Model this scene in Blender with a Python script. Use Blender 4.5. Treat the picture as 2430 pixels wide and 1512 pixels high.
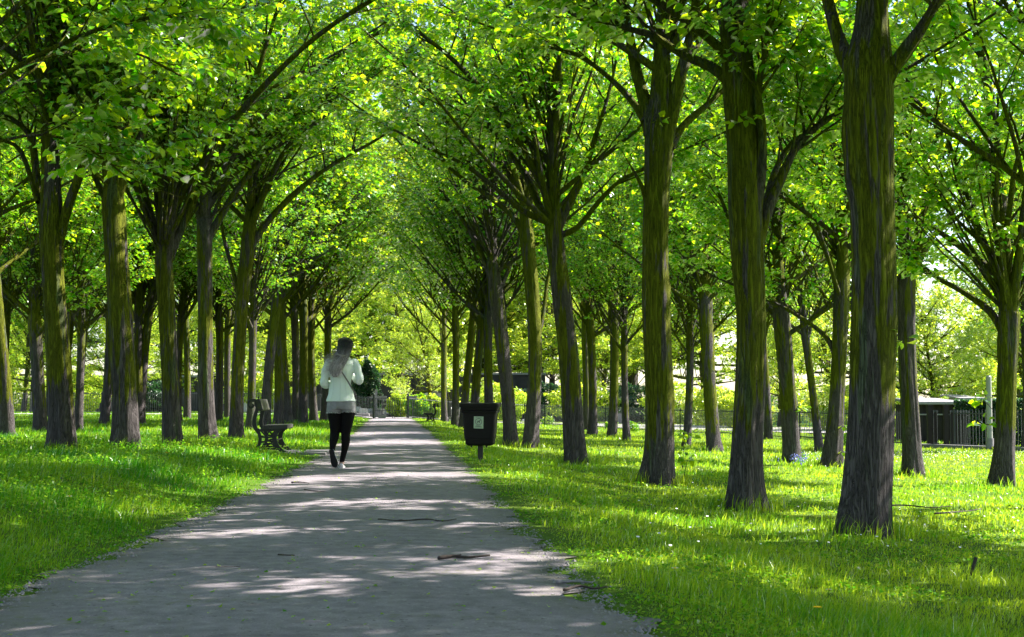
import bpy, bmesh, math, random
import numpy as np
from mathutils import Vector, Matrix

# ------------------------------------------------------------------ clear
for o in list(bpy.data.objects):
    bpy.data.objects.remove(o)
sc = bpy.context.scene
COL = sc.collection

# ------------------------------------------------------------------ camera
CAM_H = 0.853
F_PX, CX, CY, HORIZON = 3375.0, 1215.0, 756.0, 955.0     # measured on a 2430 px wide view of the photograph
PITCH = math.atan((HORIZON - CY) / F_PX)
cd = bpy.data.cameras.new('camera')
cam = bpy.data.objects.new('camera', cd)
COL.objects.link(cam)
cam.location = (0, 0, CAM_H)
cam.rotation_euler = (math.pi / 2 + PITCH, 0, 0)
cd.sensor_width = 36
cd.lens = 36 * F_PX / 2430.0
cd.clip_start = 0.1
cd.clip_end = 2000
cd.dof.use_dof = True
cd.dof.focus_distance = 18.0
cd.dof.aperture_fstop = 13.0
sc.camera = cam

# ------------------------------------------------------------------ light
SUN_AZ = math.radians(70)      # clockwise from straight ahead (+Y), to the right
SUN_EL = math.radians(44)
w = bpy.data.worlds.new('World')
sc.world = w
w.use_nodes = True
wn = w.node_tree
bg = wn.nodes['Background']
sky = wn.nodes.new('ShaderNodeTexSky')
sky.sky_type = 'NISHITA'
sky.sun_disc = False
sky.sun_elevation = SUN_EL
sky.sun_rotation = SUN_AZ
wn.links.new(sky.outputs[0], bg.inputs[0])
bg.inputs[1].default_value = 0.085
sd = bpy.data.lights.new('sun', 'SUN')
sun = bpy.data.objects.new('sun', sd)
COL.objects.link(sun)
sd.energy = 5.0
sd.angle = math.radians(0.5)
sd.color = (1.0, 0.95, 0.86)
sdir = Vector((math.sin(SUN_AZ) * math.cos(SUN_EL), math.cos(SUN_AZ) * math.cos(SUN_EL), math.sin(SUN_EL)))
sun.rotation_euler = sdir.to_track_quat('Z', 'Y').to_euler()
sun.location = (20, 10, 40)
sc.view_settings.view_transform = 'Standard'
sc.view_settings.look = 'None'
sc.view_settings.exposure = 2.0
sc.view_settings.gamma = 1.0
sc.render.engine = 'CYCLES'
cy = sc.cycles
cy.max_bounces = 10
cy.diffuse_bounces = 4
cy.glossy_bounces = 2
cy.transmission_bounces = 4
cy.transparent_max_bounces = 4
cy.caustics_reflective = False
cy.caustics_refractive = False
cy.sample_clamp_indirect = 4.0
cy.use_denoising = True
cy.denoising_input_passes = 'RGB_ALBEDO_NORMAL'

# ------------------------------------------------------------------ terrain
def smooth(t):
    t = np.clip(t, 0.0, 1.0)
    return t * t * (3 - 2 * t)
PC_Y = [-40, 0, 5.2, 12, 19.9, 40, 75, 140]
PC_X = [2.6, -0.50, -0.85, -1.24, -1.76, -3.35, -6.35, -12.0]
def path_c(y): return np.interp(y, PC_Y, PC_X)
def path_hw(y): return np.interp(y, [-40, 5.2, 8, 12, 20, 75], [1.32, 1.31, 1.21, 1.12, 1.05, 1.08])
def terrain(x, y):
    x = np.asarray(x, float); y = np.asarray(y, float)
    d = x - path_c(y); hw = path_hw(y)
    fade = 1 - smooth((y - 72) / 4.0) * 0.0
    sr = smooth((d - hw - 0.15) / 2.0)
    zr = -0.20 * sr - np.clip(0.035 * (d - hw - 2.0), 0, 0.32)
    sl = smooth((-d - hw - 0.15) / 1.6)
    zl = sl * np.interp(y, [22, 28, 60, 85], [0.21, 0.05, 0.08, 0.20])
    bump = 0.022 * (np.sin(x * 1.7 + 0.6 * np.sin(y * 0.9)) * np.cos(y * 1.31 + x * 0.4)) + 0.012 * np.sin(x * 4.1 + y * 3.3)
    return (zr + zl + bump * np.maximum(sr, sl)) * fade
def T(x, y): return float(terrain(x, y))

F_ = Vector((0, math.cos(PITCH), math.sin(PITCH)))
U_ = Vector((0, -math.sin(PITCH), math.cos(PITCH)))
def ray(px, py):
    return Vector((1, 0, 0)) * ((px - CX) / F_PX) + U_ * (-(py - CY) / F_PX) + F_
def P(px, py, Z):
    """World point at distance Z (metres ahead) seen at picture position px, py."""
    r = ray(px, py)
    return Vector((0, 0, CAM_H)) + r * (Z / r.y)
def G(px, py):
    """Where the line of sight through px, py meets the ground."""
    r = ray(px, py)
    z = 0.0
    for _ in range(30):
        t = (z - CAM_H) / r.z
        p = Vector((0, 0, CAM_H)) + r * t
        z = 0.5 * z + 0.5 * T(p.x, p.y)
    return Vector((p.x, p.y, T(p.x, p.y)))

# ------------------------------------------------------------------ helpers
def tag(o, label=None, cat=None, group=None, kind=None):
    if label: o['label'] = label
    if cat: o['category'] = cat
    if group: o['group'] = group
    if kind: o['kind'] = kind
    return o
def link(o, parent=None):
    COL.objects.link(o)
    if parent is not None: o.parent = parent
    return o
def empty(name, loc=(0, 0, 0), rz=0.0):
    o = bpy.data.objects.new(name, None)
    o.empty_display_size = 0.2
    o.location = loc; o.rotation_euler = (0, 0, rz)
    return link(o)
def mesh_obj(name, verts, faces, mats, parent=None, smooth_=False, mi=None):
    me = bpy.data.meshes.new(name)
    me.from_pydata([tuple(v) for v in verts], [], faces)
    for m in (mats if isinstance(mats, (list, tuple)) else [mats]): me.materials.append(m)
    if mi is not None: me.polygons.foreach_set('material_index', mi)
    if smooth_: me.polygons.foreach_set('use_smooth', [True] * len(me.polygons))
    me.update()
    return link(bpy.data.objects.new(name, me), parent)
def np_mesh(name, V, Fc, mat, attr=None, smooth_=False):
    """Mesh from arrays: V (n,3), Fc (m,k) all faces with k corners; attr one float a vertex."""
    me = bpy.data.meshes.new(name)
    n, (m, k) = len(V), Fc.shape
    me.vertices.add(n); me.vertices.foreach_set('co', np.ascontiguousarray(V, np.float32).ravel())
    me.loops.add(m * k); me.loops.foreach_set('vertex_index', np.ascontiguousarray(Fc, np.int32).ravel())
    me.polygons.add(m); me.polygons.foreach_set('loop_start', np.arange(0, m * k, k, dtype=np.int32))
    me.polygons.foreach_set('loop_total', np.full(m, k, np.int32))
    if smooth_: me.polygons.foreach_set('use_smooth', np.ones(m, bool))
    if attr is not None:
        a = me.attributes.new('vary', 'FLOAT', 'POINT'); a.data.foreach_set('value', np.ascontiguousarray(attr, np.float32))
    me.materials.append(mat)
    me.update(calc_edges=True)
    return me

class MB:
    """Collects vertices and faces of one part."""
    def __init__(s): s.v = []; s.f = []; s.mi = []
    def add(s, vs, fs, mi=0):
        n = len(s.v); s.v += [tuple(v) for v in vs]; s.f += [tuple(i + n for i in f) for f in fs]; s.mi += [mi] * len(fs)
    def box(s, c, size, rot=None, mi=0, bev=0.0):
        sx, sy, sz = [a / 2 for a in size]
        R = rot if rot is not None else Matrix.Identity(3)
        c = Vector(c)
        if bev <= 0:
            vs = [c + R @ Vector((x, y, z)) for z in (-sz, sz) for (x, y) in ((-sx, -sy), (sx, -sy), (sx, sy), (-sx, sy))]
            s.add(vs, [(3, 2, 1, 0), (4, 5, 6, 7), (0, 1, 5, 4), (1, 2, 6, 5), (2, 3, 7, 6), (3, 0, 4, 7)], mi)
        else:
            bm = bmesh.new(); bmesh.ops.create_cube(bm, size=1.0)
            for v in bm.verts: v.co = Vector((v.co.x * 2 * sx, v.co.y * 2 * sy, v.co.z * 2 * sz))
            bmesh.ops.bevel(bm, geom=bm.edges[:], offset=bev, segments=2, affect='EDGES')
            bm.verts.ensure_lookup_table(); bm.verts.index_update()
            s.add([c + R @ v.co for v in bm.verts], [[v.index for v in f.verts] for f in bm.faces], mi); bm.free()
    def tube(s, pts, rads, sides=6, cap=True, mi=0, flat=1.0, noise=None):
        pts = [Vector(p) for p in pts]; n0 = len(s.v); n = len(pts)
        if not isinstance(rads, (list, tuple)): rads = [rads] * n
        t0 = (pts[1] - pts[0]).normalized()
        ref = Vector((1, 0, 0)) if abs(t0.x) < 0.8 else Vector((0, 1, 0))
        u = t0.cross(ref).normalized()
        for i, p in enumerate(pts):
            t = (pts[min(i + 1, n - 1)] - pts[max(i - 1, 0)])
            if t.length < 1e-9: t = t0
            t.normalize()
            u = (u - t * u.dot(t))
            u = u.normalized() if u.length > 1e-6 else t.orthogonal().normalized()
            vv = t.cross(u)
            for k in range(sides):
                a = 2 * math.pi * k / sides
                r = rads[i] * (noise(i, a) if noise else 1.0)
                s.v.append(tuple(p + u * (math.cos(a) * r) + vv * (math.sin(a) * r * flat)))
        for i in range(n - 1):
            for k in range(sides):
                a = n0 + i * sides + k; b = n0 + i * sides + (k + 1) % sides
                s.f.append((a, b, b + sides, a + sides)); s.mi.append(mi)
        if cap:
            s.f.append(tuple(n0 + k for k in reversed(range(sides)))); s.mi.append(mi)
            s.f.append(tuple(n0 + (n - 1) * sides + k for k in range(sides))); s.mi.append(mi)
    def sphere(s, c, r, seg=12, rings=8, mi=0, sc_=(1, 1, 1)):
        c = Vector(c); n0 = len(s.v)
        s.v.append(tuple(c + Vector((0, 0, r * sc_[2]))))
        for i in range(1, rings):
            ph = math.pi * i / rings
            for k in range(seg):
                a = 2 * math.pi * k / seg
                s.v.append(tuple(c + Vector((math.sin(ph) * math.cos(a) * r * sc_[0], math.sin(ph) * math.sin(a) * r * sc_[1], math.cos(ph) * r * sc_[2]))))
        s.v.append(tuple(c - Vector((0, 0, r * sc_[2]))))
        last = len(s.v) - 1
        for k in range(seg):
            s.f.append((n0, n0 + 1 + k, n0 + 1 + (k + 1) % seg)); s.mi.append(mi)
            b = n0 + 1 + (rings - 2) * seg
            s.f.append((last, b + (k + 1) % seg, b + k)); s.mi.append(mi)
        for i in range(rings - 2):
            for k in range(seg):
                a = n0 + 1 + i * seg + k; b = n0 + 1 + i * seg + (k + 1) % seg
                s.f.append((a, a + seg, b + seg, b)); s.mi.append(mi)
    def loft(s, rings, mi=0, cap=True):
        n0 = len(s.v); m = len(rings[0])
        for r in rings: s.v += [tuple(p) for p in r]
        for i in range(len(rings) - 1):
            for k in range(m):
                a = n0 + i * m + k; b = n0 + i * m + (k + 1) % m
                s.f.append((a, b, b + m, a + m)); s.mi.append(mi)
        if cap:
            s.f.append(tuple(n0 + k for k in reversed(range(m)))); s.mi.append(mi)
            s.f.append(tuple(n0 + (len(rings) - 1) * m + k for k in range(m))); s.mi.append(mi)
    def build(s, name, mats, parent=None, smooth_=False):
        return mesh_obj(name, s.v, s.f, mats, parent, smooth_, s.mi)

def catmull(pts, n=4):
    """Smooth a polyline of tuples (any length), n samples a span."""
    A = np.array([tuple(p) for p in pts], float)
    if len(A) < 3: 
        return [tuple(A[0] + (A[-1] - A[0]) * i / n) for i in range(n + 1)]
    E = np.vstack([2 * A[0] - A[1], A, 2 * A[-1] - A[-2]])
    out = []
    for i in range(1, len(E) - 2):
        p0, p1, p2, p3 = E[i - 1], E[i], E[i + 1], E[i + 2]
        for k in range(n):
            t = k / n
            out.append(0.5 * ((2 * p1) + (-p0 + p2) * t + (2 * p0 - 5 * p1 + 4 * p2 - p3) * t * t + (-p0 + 3 * p1 - 3 * p2 + p3) * t ** 3))
    out.append(A[-1])
    return [tuple(p) for p in out]

# ------------------------------------------------------------------ materials
class NT:
    def __init__(s, name):
        s.m = bpy.data.materials.new(name); s.m.use_nodes = True; s.t = s.m.node_tree
        s.t.nodes.clear(); s.out = s.n('ShaderNodeOutputMaterial')
    def n(s, ty, **kw):
        nd = s.t.nodes.new(ty)
        for k, v in kw.items():
            if hasattr(nd, k): setattr(nd, k, v)
        return nd
    def l(s, a, b): s.t.links.new(a, b)
    def coords(s, scale=(1, 1, 1), kind='Object', rot=(0, 0, 0)):
        tc = s.n('ShaderNodeTexCoord'); mp = s.n('ShaderNodeMapping')
        mp.inputs['Scale'].default_value = scale; mp.inputs['Rotation'].default_value = rot
        s.l(tc.outputs[kind], mp.inputs['Vector']); return mp.outputs[0]
    def noise(s, vec, scale=1.0, detail=4, rough=0.55, dist=0.0):
        nd = s.n('ShaderNodeTexNoise'); nd.inputs['Scale'].default_value = scale
        nd.inputs['Detail'].default_value = detail; nd.inputs['Roughness'].default_value = rough
        nd.inputs['Distortion'].default_value = dist
        s.l(vec, nd.inputs['Vector']); return nd.outputs['Fac']
    def ramp(s, fac, stops):
        r = s.n('ShaderNodeValToRGB'); e = r.color_ramp.elements
        while len(e) < len(stops): e.new(0.5)
        for i, (p, c) in enumerate(stops):
            e[i].position = p; e[i].color = (c, c, c, 1) if isinstance(c, (int, float)) else (*c, 1)
        s.l(fac, r.inputs[0]); return r.outputs[0]
    def mix(s, fac, a, b, mode='MIX'):
        m = s.n('ShaderNodeMixRGB'); m.blend_type = mode
        for i, x in ((0, fac), (1, a), (2, b)):
            if isinstance(x, (int, float)): m.inputs[i].default_value = x if i == 0 else (x, x, x, 1)
            elif isinstance(x, tuple): m.inputs[i].default_value = (*x, 1)
            else: s.l(x, m.inputs[i])
        return m.outputs[0]
    def math(s, op, a, b=0.0, clamp=False):
        m = s.n('ShaderNodeMath'); m.operation = op; m.use_clamp = clamp
        for i, x in ((0, a), (1, b)):
            if isinstance(x, (int, float)): m.inputs[i].default_value = x
            else: s.l(x, m.inputs[i])
        return m.outputs[0]
    def principled(s, col, rough=0.8, spec=0.3, bump=None, bstr=0.3, bdist=0.01, metal=0.0):
        p = s.n('ShaderNodeBsdfPrincipled')
        if isinstance(col, tuple): p.inputs['Base Color'].default_value = (*col, 1)
        else: s.l(col, p.inputs['Base Color'])
        if isinstance(rough, (int, float)): p.inputs['Roughness'].default_value = rough
        else: s.l(rough, p.inputs['Roughness'])
        p.inputs['Specular IOR Level'].default_value = spec
        p.inputs['Metallic'].default_value = metal
        if bump is not None:
            b = s.n('ShaderNodeBump'); b.inputs['Strength'].default_value = bstr; b.inputs['Distance'].default_value = bdist
            s.l(bump, b.inputs['Height']); s.l(b.outputs[0], p.inputs['Normal'])
        s.l(p.outputs[0], s.out.inputs[0]); return s.m

def simple(name, col, rough=0.7, spec=0.3, var=0.25, scale=8.0, bstr=0.15, metal=0.0, stretch=(1, 1, 1)):
    t = NT(name); v = t.coords(stretch); f = t.noise(v, scale, 5)
    c = t.mix(f, tuple(max(0, a * (1 - var)) for a in col), tuple(min(1, a * (1 + var)) for a in col))
    f2 = t.noise(v, scale * 7, 3)
    return t.principled(c, rough, spec, f2, bstr, 0.005, metal)

def leaf_material(name, dark, light, tr_dark, tr_light, gloss=0.10, rough=0.30, trans=0.5):
    t = NT(name)
    at = t.n('ShaderNodeAttribute'); at.attribute_name = 'vary'
    f = at.outputs['Fac']
    d = t.n('ShaderNodeBsdfDiffuse'); t.l(t.mix(f, dark, light), d.inputs[0])
    tr = t.n('ShaderNodeBsdfTranslucent'); t.l(t.mix(f, tr_dark, tr_light), tr.inputs[0])
    m = t.n('ShaderNodeMixShader'); m.inputs[0].default_value = trans
    t.l(d.outputs[0], m.inputs[1]); t.l(tr.outputs[0], m.inputs[2])
    g = t.n('ShaderNodeBsdfGlossy'); g.inputs['Roughness'].default_value = rough; g.inputs[0].default_value = (1, 1, 1, 1)
    lw = t.n('ShaderNodeFresnel'); lw.inputs[0].default_value = 1.4
    m2 = t.n('ShaderNodeMixShader'); t.l(t.math('MULTIPLY', lw.outputs[0], gloss * 6), m2.inputs[0])
    t.l(m.outputs[0], m2.inputs[1]); t.l(g.outputs[0], m2.inputs[2])
    t.l(m2.outputs[0], t.out.inputs[0]); return t.m

def bark_material(name, moss_amt=0.5):
    t = NT(name)
    oi0 = t.n('ShaderNodeObjectInfo'); tc0 = t.n('ShaderNodeTexCoord'); off = t.n('ShaderNodeVectorMath'); off.operation = 'SCALE'
    off.inputs[0].default_value = (37.0, 21.0, 53.0); t.l(oi0.outputs['Random'], off.inputs['Scale'])
    ad = t.n('ShaderNodeVectorMath'); ad.operation = 'ADD'; t.l(tc0.outputs['Object'], ad.inputs[0]); t.l(off.outputs[0], ad.inputs[1])
    def sc3(q):
        m = t.n('ShaderNodeVectorMath'); m.operation = 'MULTIPLY'; m.inputs[1].default_value = q; t.l(ad.outputs[0], m.inputs[0]); return m.outputs[0]
    v = sc3((1, 1, 1)); vs = sc3((10, 10, 0.8)); vf = sc3((60, 60, 6))
    big = t.noise(vs, 1.0, 5, 0.6, 0.4)
    fis = t.noise(vf, 1.0, 5, 0.65, 0.6)
    patch = t.noise(v, 1.1, 3, 0.5)
    grey = t.mix(fis, (0.062, 0.051, 0.054), (0.160, 0.137, 0.142))
    moss = t.mix(t.noise(v, 5.0, 5), (0.092, 0.108, 0.005), (0.170, 0.182, 0.010))
    pale = t.mix(t.noise(v, 40.0, 3), (0.06, 0.085, 0.045), (0.12, 0.15, 0.085))
    oi = t.n('ShaderNodeObjectInfo')
    m = t.math('ADD', t.math('MULTIPLY', big, 0.62), t.math('MULTIPLY', patch, 0.38))
    sep = t.n('ShaderNodeSeparateXYZ'); tc = t.n('ShaderNodeTexCoord'); t.l(tc.outputs['Object'], sep.inputs[0])
    low = t.math('MULTIPLY', t.math('SUBTRACT', 1.15, sep.outputs[2], True), 0.22)
    m = t.math('SUBTRACT', m, low)
    m = t.math('ADD', m, t.math('MULTIPLY', t.math('SUBTRACT', oi.outputs['Random'], 0.5), 0.09))
    mask = t.ramp(m, [(0.462, 0.0), (0.494, 1.0)])
    col = t.mix(mask, grey, moss)
    pm = t.ramp(t.noise(sc3((5, 5, 0.5)), 1.3, 3), [(0.60, 0.0), (0.66, 0.7)])
    col = t.mix(pm, col, pale)
    nz = t.noise(sc3((36, 36, 2.4)), 1.0, 4, 0.6, 0.8)
    rid = t.math('ABSOLUTE', t.math('SUBTRACT', nz, 0.5))
    crack = t.ramp(rid, [(0.0, 0.30), (0.02, 0.85), (0.035, 1.0)])
    cr2 = t.ramp(fis, [(0.34, 0.6), (0.46, 1.0)])
    col = t.mix(1.0, t.mix(1.0, col, crack, 'MULTIPLY'), cr2, 'MULTIPLY')
    h = t.math('ADD', t.math('MULTIPLY', fis, 0.5), t.math('MULTIPLY', t.math('MINIMUM', rid, 0.08), 7.0))
    return t.principled(col, 0.9, 0.15, h, 1.0, 0.035)

M = {}
M['bark'] = bark_material('bark')
M['leaf'] = leaf_material('lime_leaf', (0.028, 0.165, 0.004), (0.130, 0.310, 0.006), (0.16, 0.66, 0.004), (0.88, 0.99, 0.014), trans=0.60)
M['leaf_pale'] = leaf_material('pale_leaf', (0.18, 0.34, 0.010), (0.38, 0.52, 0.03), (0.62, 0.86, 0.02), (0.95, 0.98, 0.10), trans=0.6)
M['leaf_dark'] = leaf_material('evergreen_leaf', (0.012, 0.05, 0.022), (0.03, 0.10, 0.04), (0.03, 0.10, 0.02), (0.06, 0.18, 0.04), 0.12)
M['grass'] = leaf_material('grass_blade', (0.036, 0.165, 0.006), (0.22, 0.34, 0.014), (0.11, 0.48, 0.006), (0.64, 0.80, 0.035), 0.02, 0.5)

def ground_material():
    t = NT('lawn_soil'); v = t.coords()
    a = t.noise(v, 0.8, 6); b = t.noise(v, 14.0, 5)
    c = t.mix(b, (0.035, 0.075, 0.008), (0.10, 0.17, 0.015))
    c = t.mix(t.ramp(a, [(0.56, 0.0), (0.70, 0.55)]), c, (0.12, 0.13, 0.03))
    return t.principled(c, 0.95, 0.1, b, 0.6, 0.03)
M['ground'] = ground_material()
def path_material():
    t = NT('path_tarmac'); v = t.coords()
    fine = t.noise(v, 110.0, 4, 0.8); mid = t.noise(v, 9.0, 6, 0.6); big = t.noise(v, 0.9, 4)
    c = t.mix(fine, (0.105, 0.088, 0.102), (0.370, 0.322, 0.362))
    c = t.mix(1.0, c, t.ramp(mid, [(0.32, 0.72), (0.68, 1.15)]), 'MULTIPLY')
    sp_ = t.ramp(t.noise(v, 45.0, 2, 0.5), [(0.66, 0.0), (0.70, 0.6)]); c = t.mix(sp_, c, (0.40, 0.37, 0.38))
    dk_ = t.ramp(t.noise(t.coords((1, 1, 1), 'Object', (0, 0, 1.0)), 28.0, 3, 0.6), [(0.64, 0.0), (0.70, 0.7)]); c = t.mix(dk_, c, (0.035, 0.028, 0.026))
    c = t.mix(1.0, c, t.ramp(big, [(0.30, 0.86), (0.70, 1.08)]), 'MULTIPLY')
    at = t.n('ShaderNodeAttribute'); at.attribute_name = 'vary'      # 0 in the middle, 1 at the edge
    e = t.math('MULTIPLY', at.outputs['Fac'], t.ramp(mid, [(0.40, 0.0), (0.60, 1.0)]))
    e = t.math('MULTIPLY', e, 0.85, True)
    c = t.mix(e, c, t.mix(fine, (0.045, 0.042, 0.032), (0.12, 0.12, 0.045)))
    ms = t.math('MULTIPLY', t.ramp(t.noise(t.coords((0.7, 2.2, 1)), 1.0, 7, 0.65), [(0.55, 0.0), (0.66, 1.0)]),
                t.ramp(t.noise(v, 30, 3), [(0.5, 0.0), (0.62, 1.0)]))
    c = t.mix(t.math('MULTIPLY', ms, 0.55), c, (0.13, 0.15, 0.02))
    return t.principled(c, 0.88, 0.25, fine, 0.5, 0.012)
M['path'] = path_material()
M['gravel'] = simple('loose_grit', (0.22, 0.20, 0.21), 0.9, 0.2, 0.6, 40)
M['twig'] = simple('dead_wood', (0.055, 0.042, 0.038), 0.9, 0.2, 0.5, 30, 0.5)

# ------------------------------------------------------------------ ground sheet and path
def build_ground():
    xs = np.concatenate([[-400, -250, -150, -100, -70, -50], np.arange(-40, -16, 2.0), np.arange(-16, 14, 0.35), np.arange(14, 42, 2.0), [50, 70, 100, 150, 250, 400]])
    ys = np.concatenate([[-120, -80, -50, -40, -30, -20, -10], np.arange(-6, 40, 0.35), np.arange(40, 90, 1.0), np.arange(90, 140, 5.0), [160, 200, 260, 340, 450, 600]])
    X, Y = np.meshgrid(xs, ys); Z = terrain(X, Y)
    V = np.stack([X.ravel(), Y.ravel(), Z.ravel()], 1); nx, ny = len(xs), len(ys)
    i = np.arange(ny - 1)[:, None] * nx + np.arange(nx - 1)[None, :]
    i = i.ravel(); Fc = np.stack([i, i + 1, i + 1 + nx, i + nx], 1)
    me = np_mesh('ground', V, Fc, M['ground'], smooth_=True)
    tag(link(bpy.data.objects.new('ground', me)), 'park lawn ground under the trees', kind='structure')
build_ground()

def edge_wobble(y, side):
    return (0.05 * np.sin(y * 2.3 + side * 2) + 0.04 * np.sin(y * 5.7 + side) + 0.03 * np.sin(y * 13.1 + side * 4) + 0.02 * np.sin(y * 31 + side * 3)) * np.interp(y, [5, 14], [1.5, 0.9])
def build_path():
    ys = np.concatenate([np.arange(-30, 3, 1.0), np.arange(3, 30, 0.06), np.arange(30, 74.7, 0.5)])
    us = np.linspace(-1, 1, 25)
    V = []; A = []
    for y in ys:
        c, h = path_c(y), path_hw(y)
        wl, wr = h + edge_wobble(y, -1), h + edge_wobble(y, 1)
        for u in us:
            x = c + (u * wr if u > 0 else u * wl)
            V.append((x, y, 0.006 + 0.012 * (1 - u * u) + 0.002 * math.sin(x * 9 + y * 3)))
            A.append(max(0.0, (abs(u) - 0.78) / 0.22))
    n = len(us); i = (np.arange(len(ys) - 1)[:, None] * n + np.arange(n - 1)[None, :]).ravel()
    Fc = np.stack([i, i + 1, i + 1 + n, i + n], 1)
    me = np_mesh('path', np.array(V), Fc, M['path'], np.array(A), True)
    tag(link(bpy.data.objects.new('path', me)), 'grey tarmac footpath', kind='structure')
build_path()

# ------------------------------------------------------------------ leaves
LEAF6 = (np.array([(0, 0, 0), (-.50, .22, .06), (-.34, .76, .02), (0, 1.06, -.12), (.34, .76, .02), (.50, .22, .06)]), np.array([(0, 3, 2, 1), (0, 5, 4, 3)]))
LEAF4 = (np.array([(0, 0, 0), (.50, .42, .06), (0, 1.05, -.08), (-.50, .42, .06)]), np.array([(0, 1, 2, 3)]))
def norm_(a): return a / np.maximum(np.linalg.norm(a, axis=1, keepdims=True), 1e-9)
def leaf_mesh(name, pos, dr, up, size, mat, tmpl, rng, vary=None):
    n = len(pos); tv, tf = tmpl
    y = norm_(dr); x = norm_(np.cross(y, up)); z = np.cross(x, y)
    curl = rng.uniform(0.4, 2.6, n)[:, None, None]
    wid = rng.uniform(0.8, 1.05, n)[:, None]
    V = pos[:, None, :] + size[:, None, None] * (x[:, None, :] * (tv[None, :, 0:1] * wid[:, None, :]) + y[:, None, :] * tv[None, :, 1:2] + z[:, None, :] * tv[None, :, 2:3] * curl)
    Fc = tf[None] + (np.arange(n) * len(tv))[:, None, None]
    at = np.repeat(rng.random(n) if vary is None else vary, len(tv))
    return np_mesh(name, V.reshape(-1, 3), Fc.reshape(-1, tf.shape[1]), mat, at)

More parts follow.
